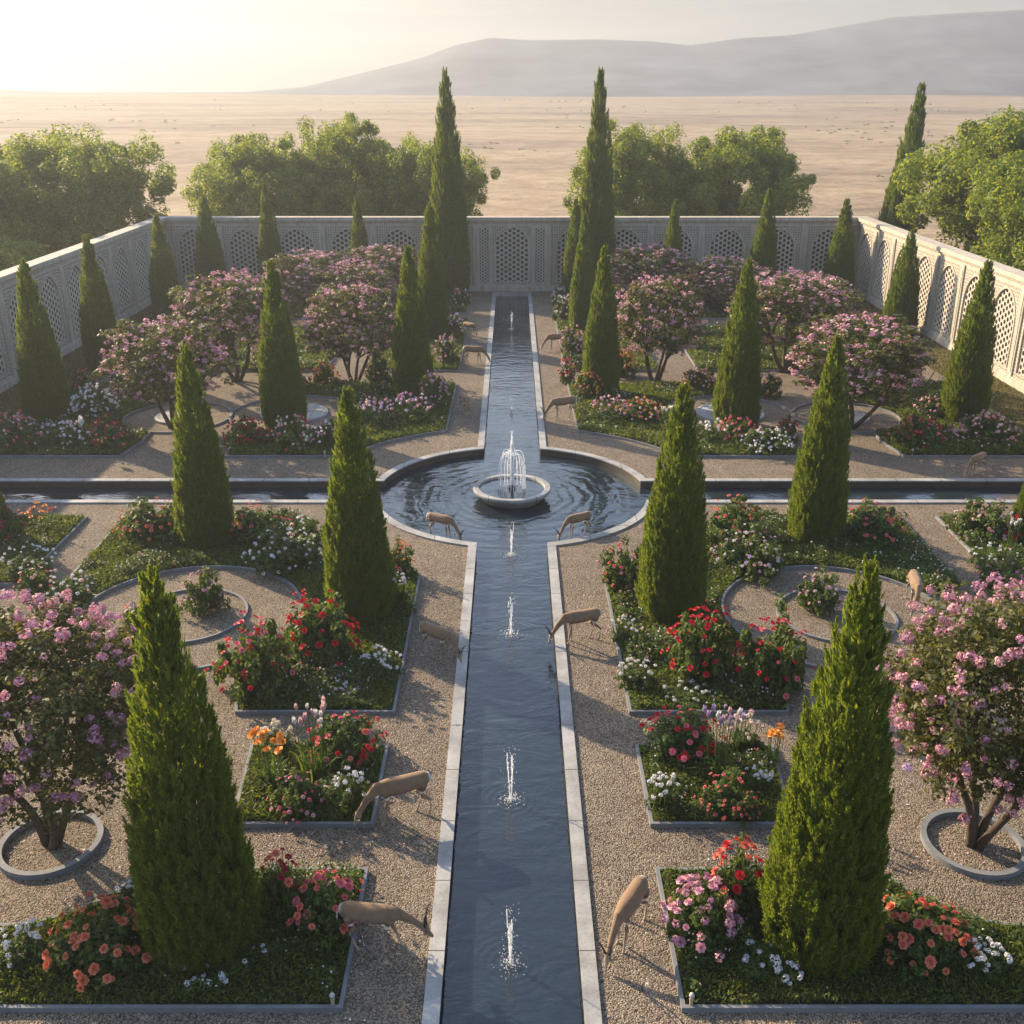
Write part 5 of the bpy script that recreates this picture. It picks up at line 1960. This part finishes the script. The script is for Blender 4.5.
def antelope(px, py, hx, hy, pz, lab, horns=1.0, scale=1.0, z=0.0):
    x, y = gp(px, py, z)
    a = math.atan2(hy, hx)
    e = empty("antelope", (x, y, z), a, scale)
    tag(e, lab, "antelope", "antelopes in the garden")
    me, nk = POSE[pz]
    b = obj("body", me, e)
    p, q = Vector(nk[5][0]), Vector(nk[-1][0])
    d = (q - p).normalized()
    up = d.cross(Vector((0, 1, 0)))
    if up.z < 0 and abs(up.x) < 0.3: up = -up
    up = Vector((-d.z, 0, d.x)) if Vector((-d.z, 0, d.x)).x > 0 or pz == 'stand' else up
    # head frame: x along the muzzle, z away from the jaw
    fx = d
    fz = Vector((-d.z, d.y * 0, d.x)).normalized()
    fy = fz.cross(fx).normalized()
    mt = Matrix((fx, fy, fz)).transposed().to_4x4()
    for s in (-1, 1):
        ey = p + d * 0.075 + fy * s * 0.040 + fz * 0.018
        obj("eye", ME_EYE, e, ey)
        if horns:
            o = obj("horn", HORN[(s, horns)], e)
            o.matrix_local = Matrix.Translation(p + d * 0.03 + fz * 0.034 + fy * s * 0.014) @ mt @ Matrix.Rotation(R(-12), 4, 'Y')
    return e


antelope(374, 947, 1.0, -0.12, "walk_low", "horned antelope walking right out of the nearest left bed, head low", 1.0, 1.12)
antelope(628, 936, -0.50, -0.86, "graze", "horned antelope grazing on the right path nearest the viewer, rump away", 1.0, 1.15)
antelope(402, 818, -0.86, -0.32, "graze", "antelope bending left into the small left bed beside the posts", 0, 1.22)
antelope(437, 655, 0.80, -0.60, "graze", "antelope grazing toward the channel kerb on the left path", 0.75, 1.05)
antelope(580, 641, -0.95, -0.30, "graze", "antelope drinking over the kerb from the right path, casting a long shadow", 0.75, 1.12)
antelope(441, 537, 0.88, -0.42, "drink", "antelope standing in the left edge of the pool, drinking", 0.75, 1.0, -0.16)
antelope(578, 536, -0.86, -0.48, "drink", "antelope standing in the right edge of the pool, drinking", 0.75, 1.0, -0.16)
antelope(563, 419, -0.90, -0.40, "graze", "antelope grazing on the right path behind the pool", 0.75, 1.25)
antelope(465, 413, 0.30, -0.95, "graze_turn", "antelope facing the viewer on the left path behind the pool", 0.75, 1.1)
antelope(474, 363, 0.97, -0.2, "graze", "pale antelope grazing on the far left path beside the bed gap", 0, 1.15)
antelope(470, 336, 0.72, -0.70, "graze_turn", "farthest antelope against the bed edge on the left path", 0, 1.0)
antelope(556, 350, -0.9, -0.3, "graze", "antelope stepping out of the bed on the far right path", 0, 1.15)
antelope(912, 606, -0.20, -0.98, "graze_turn", "antelope in the right gravel circle behind the blossom tree", 0, 1.15)
antelope(975, 474, -0.78, -0.62, "graze", "antelope on the gravel behind the right cross channel", 0, 1.0)

# fallen petals and dry leaves lying on the gravel
rs = np.random.RandomState(909)
cs = []
for cx, cy, sd, n_ in ((-7.9, 14.4, 1.5, 260), (7.9, 14.4, 1.5, 260), (-13.2, 38.6, 1.6, 90), (13.2, 38.6, 1.6, 90), (-9.5, 44.9, 1.6, 80), (9.5, 44.9, 1.6, 80)):
    cs.append(np.stack([rs.normal(cx, sd, n_), rs.normal(cy, sd, n_)], 1))
for sx in (-1, 1):
    n_ = 420
    cs.append(np.stack([sx * (2.40 - np.abs(rs.normal(0, 0.32, n_))), rs.uniform(10.5, 46, n_)], 1))
    cs.append(np.stack([sx * rs.uniform(2.4, 9, 160), 14.3 + rs.normal(0, .25, 160)], 1))
    cs.append(np.stack([sx * rs.uniform(2.4, 6, 120), 17.9 + rs.normal(0, .25, 120)], 1))
P = np.concatenate(cs)
P = P[(np.abs(P[:, 0]) > AO + 0.02) & (np.hypot(P[:, 0], P[:, 1] - YC) > RO + 0.05) & (np.abs(P[:, 1] - YC) > BO + 0.05)]
n_ = len(P)
c_ = np.concatenate([P, rs.uniform(0.012, 0.022, (n_, 1))], 1)
nn = unit(rs.normal(0, .25, (n_, 3)) + np.array([0, 0, 1.0]))
t_ = unit(np.cross(nn, rdir(rs, n_)))
Q = leaves(c_, t_, nn, rs.uniform(0.03, 0.065, n_), rs.uniform(0.018, 0.035, n_))
dry = mat_leaf("dry_leaves", (0.10, 0.065, 0.03), (0.24, 0.17, 0.08), 0.2)
tag(obj("fallen_petals", quad_mesh("fallen_petals", Q, [PETAL['palepink'], PETAL['mauve'], dry, PETAL['white']], rs.choice(4, n_, p=[.25, .2, .45, .1]))), kind="stuff")

# low scrub dotted over the plain
rs = np.random.RandomState(414)
n_ = 1500
yy = 95 + 440 * rs.uniform(0, 1, n_) ** 1.4
xx = rs.uniform(-0.62, 0.62, n_) * yy
clump = vnoise(xx / 22 + 60, yy / 30 + 60, 9)
ok = clump > 0.62
xx, yy = xx[ok], yy[ok]
n_ = len(xx)
am = np.clip((np.hypot(xx, yy - 30) - 70) / 200, 0, 1)
zz = -0.95 + am * (0.55 * np.sin(xx / 61 + yy / 83) * np.sin(yy / 37 + 0.6 * np.sin(xx / 97)) + 0.8 * np.sin(xx / 310 + 1.0) * np.sin(yy / 150 + np.sin(xx / 260))) + np.clip((yy - 130) / 470, 0, 1) ** 1.2 * 11.6
m_ = 16
sz = np.repeat(rs.uniform(0.25, 0.75, n_), m_)
dd = rdir(rs, n_ * m_)
dd[:, 2] = np.abs(dd[:, 2])
c_ = np.repeat(np.stack([xx, yy, zz], 1), m_, 0) + dd * sz[:, None] * np.array([0.8, 0.8, 0.45])
Q = leaves(c_, dd + np.array([0, 0, .3]), rdir(rs, n_ * m_), sz * 0.7, sz * 0.34)
scrub = mat_leaf("scrub_leaves", (0.085, 0.075, 0.035), (0.20, 0.165, 0.085), 0.25)
tag(obj("desert_scrub", quad_mesh("desert_scrub", Q, scrub)), kind="stuff")
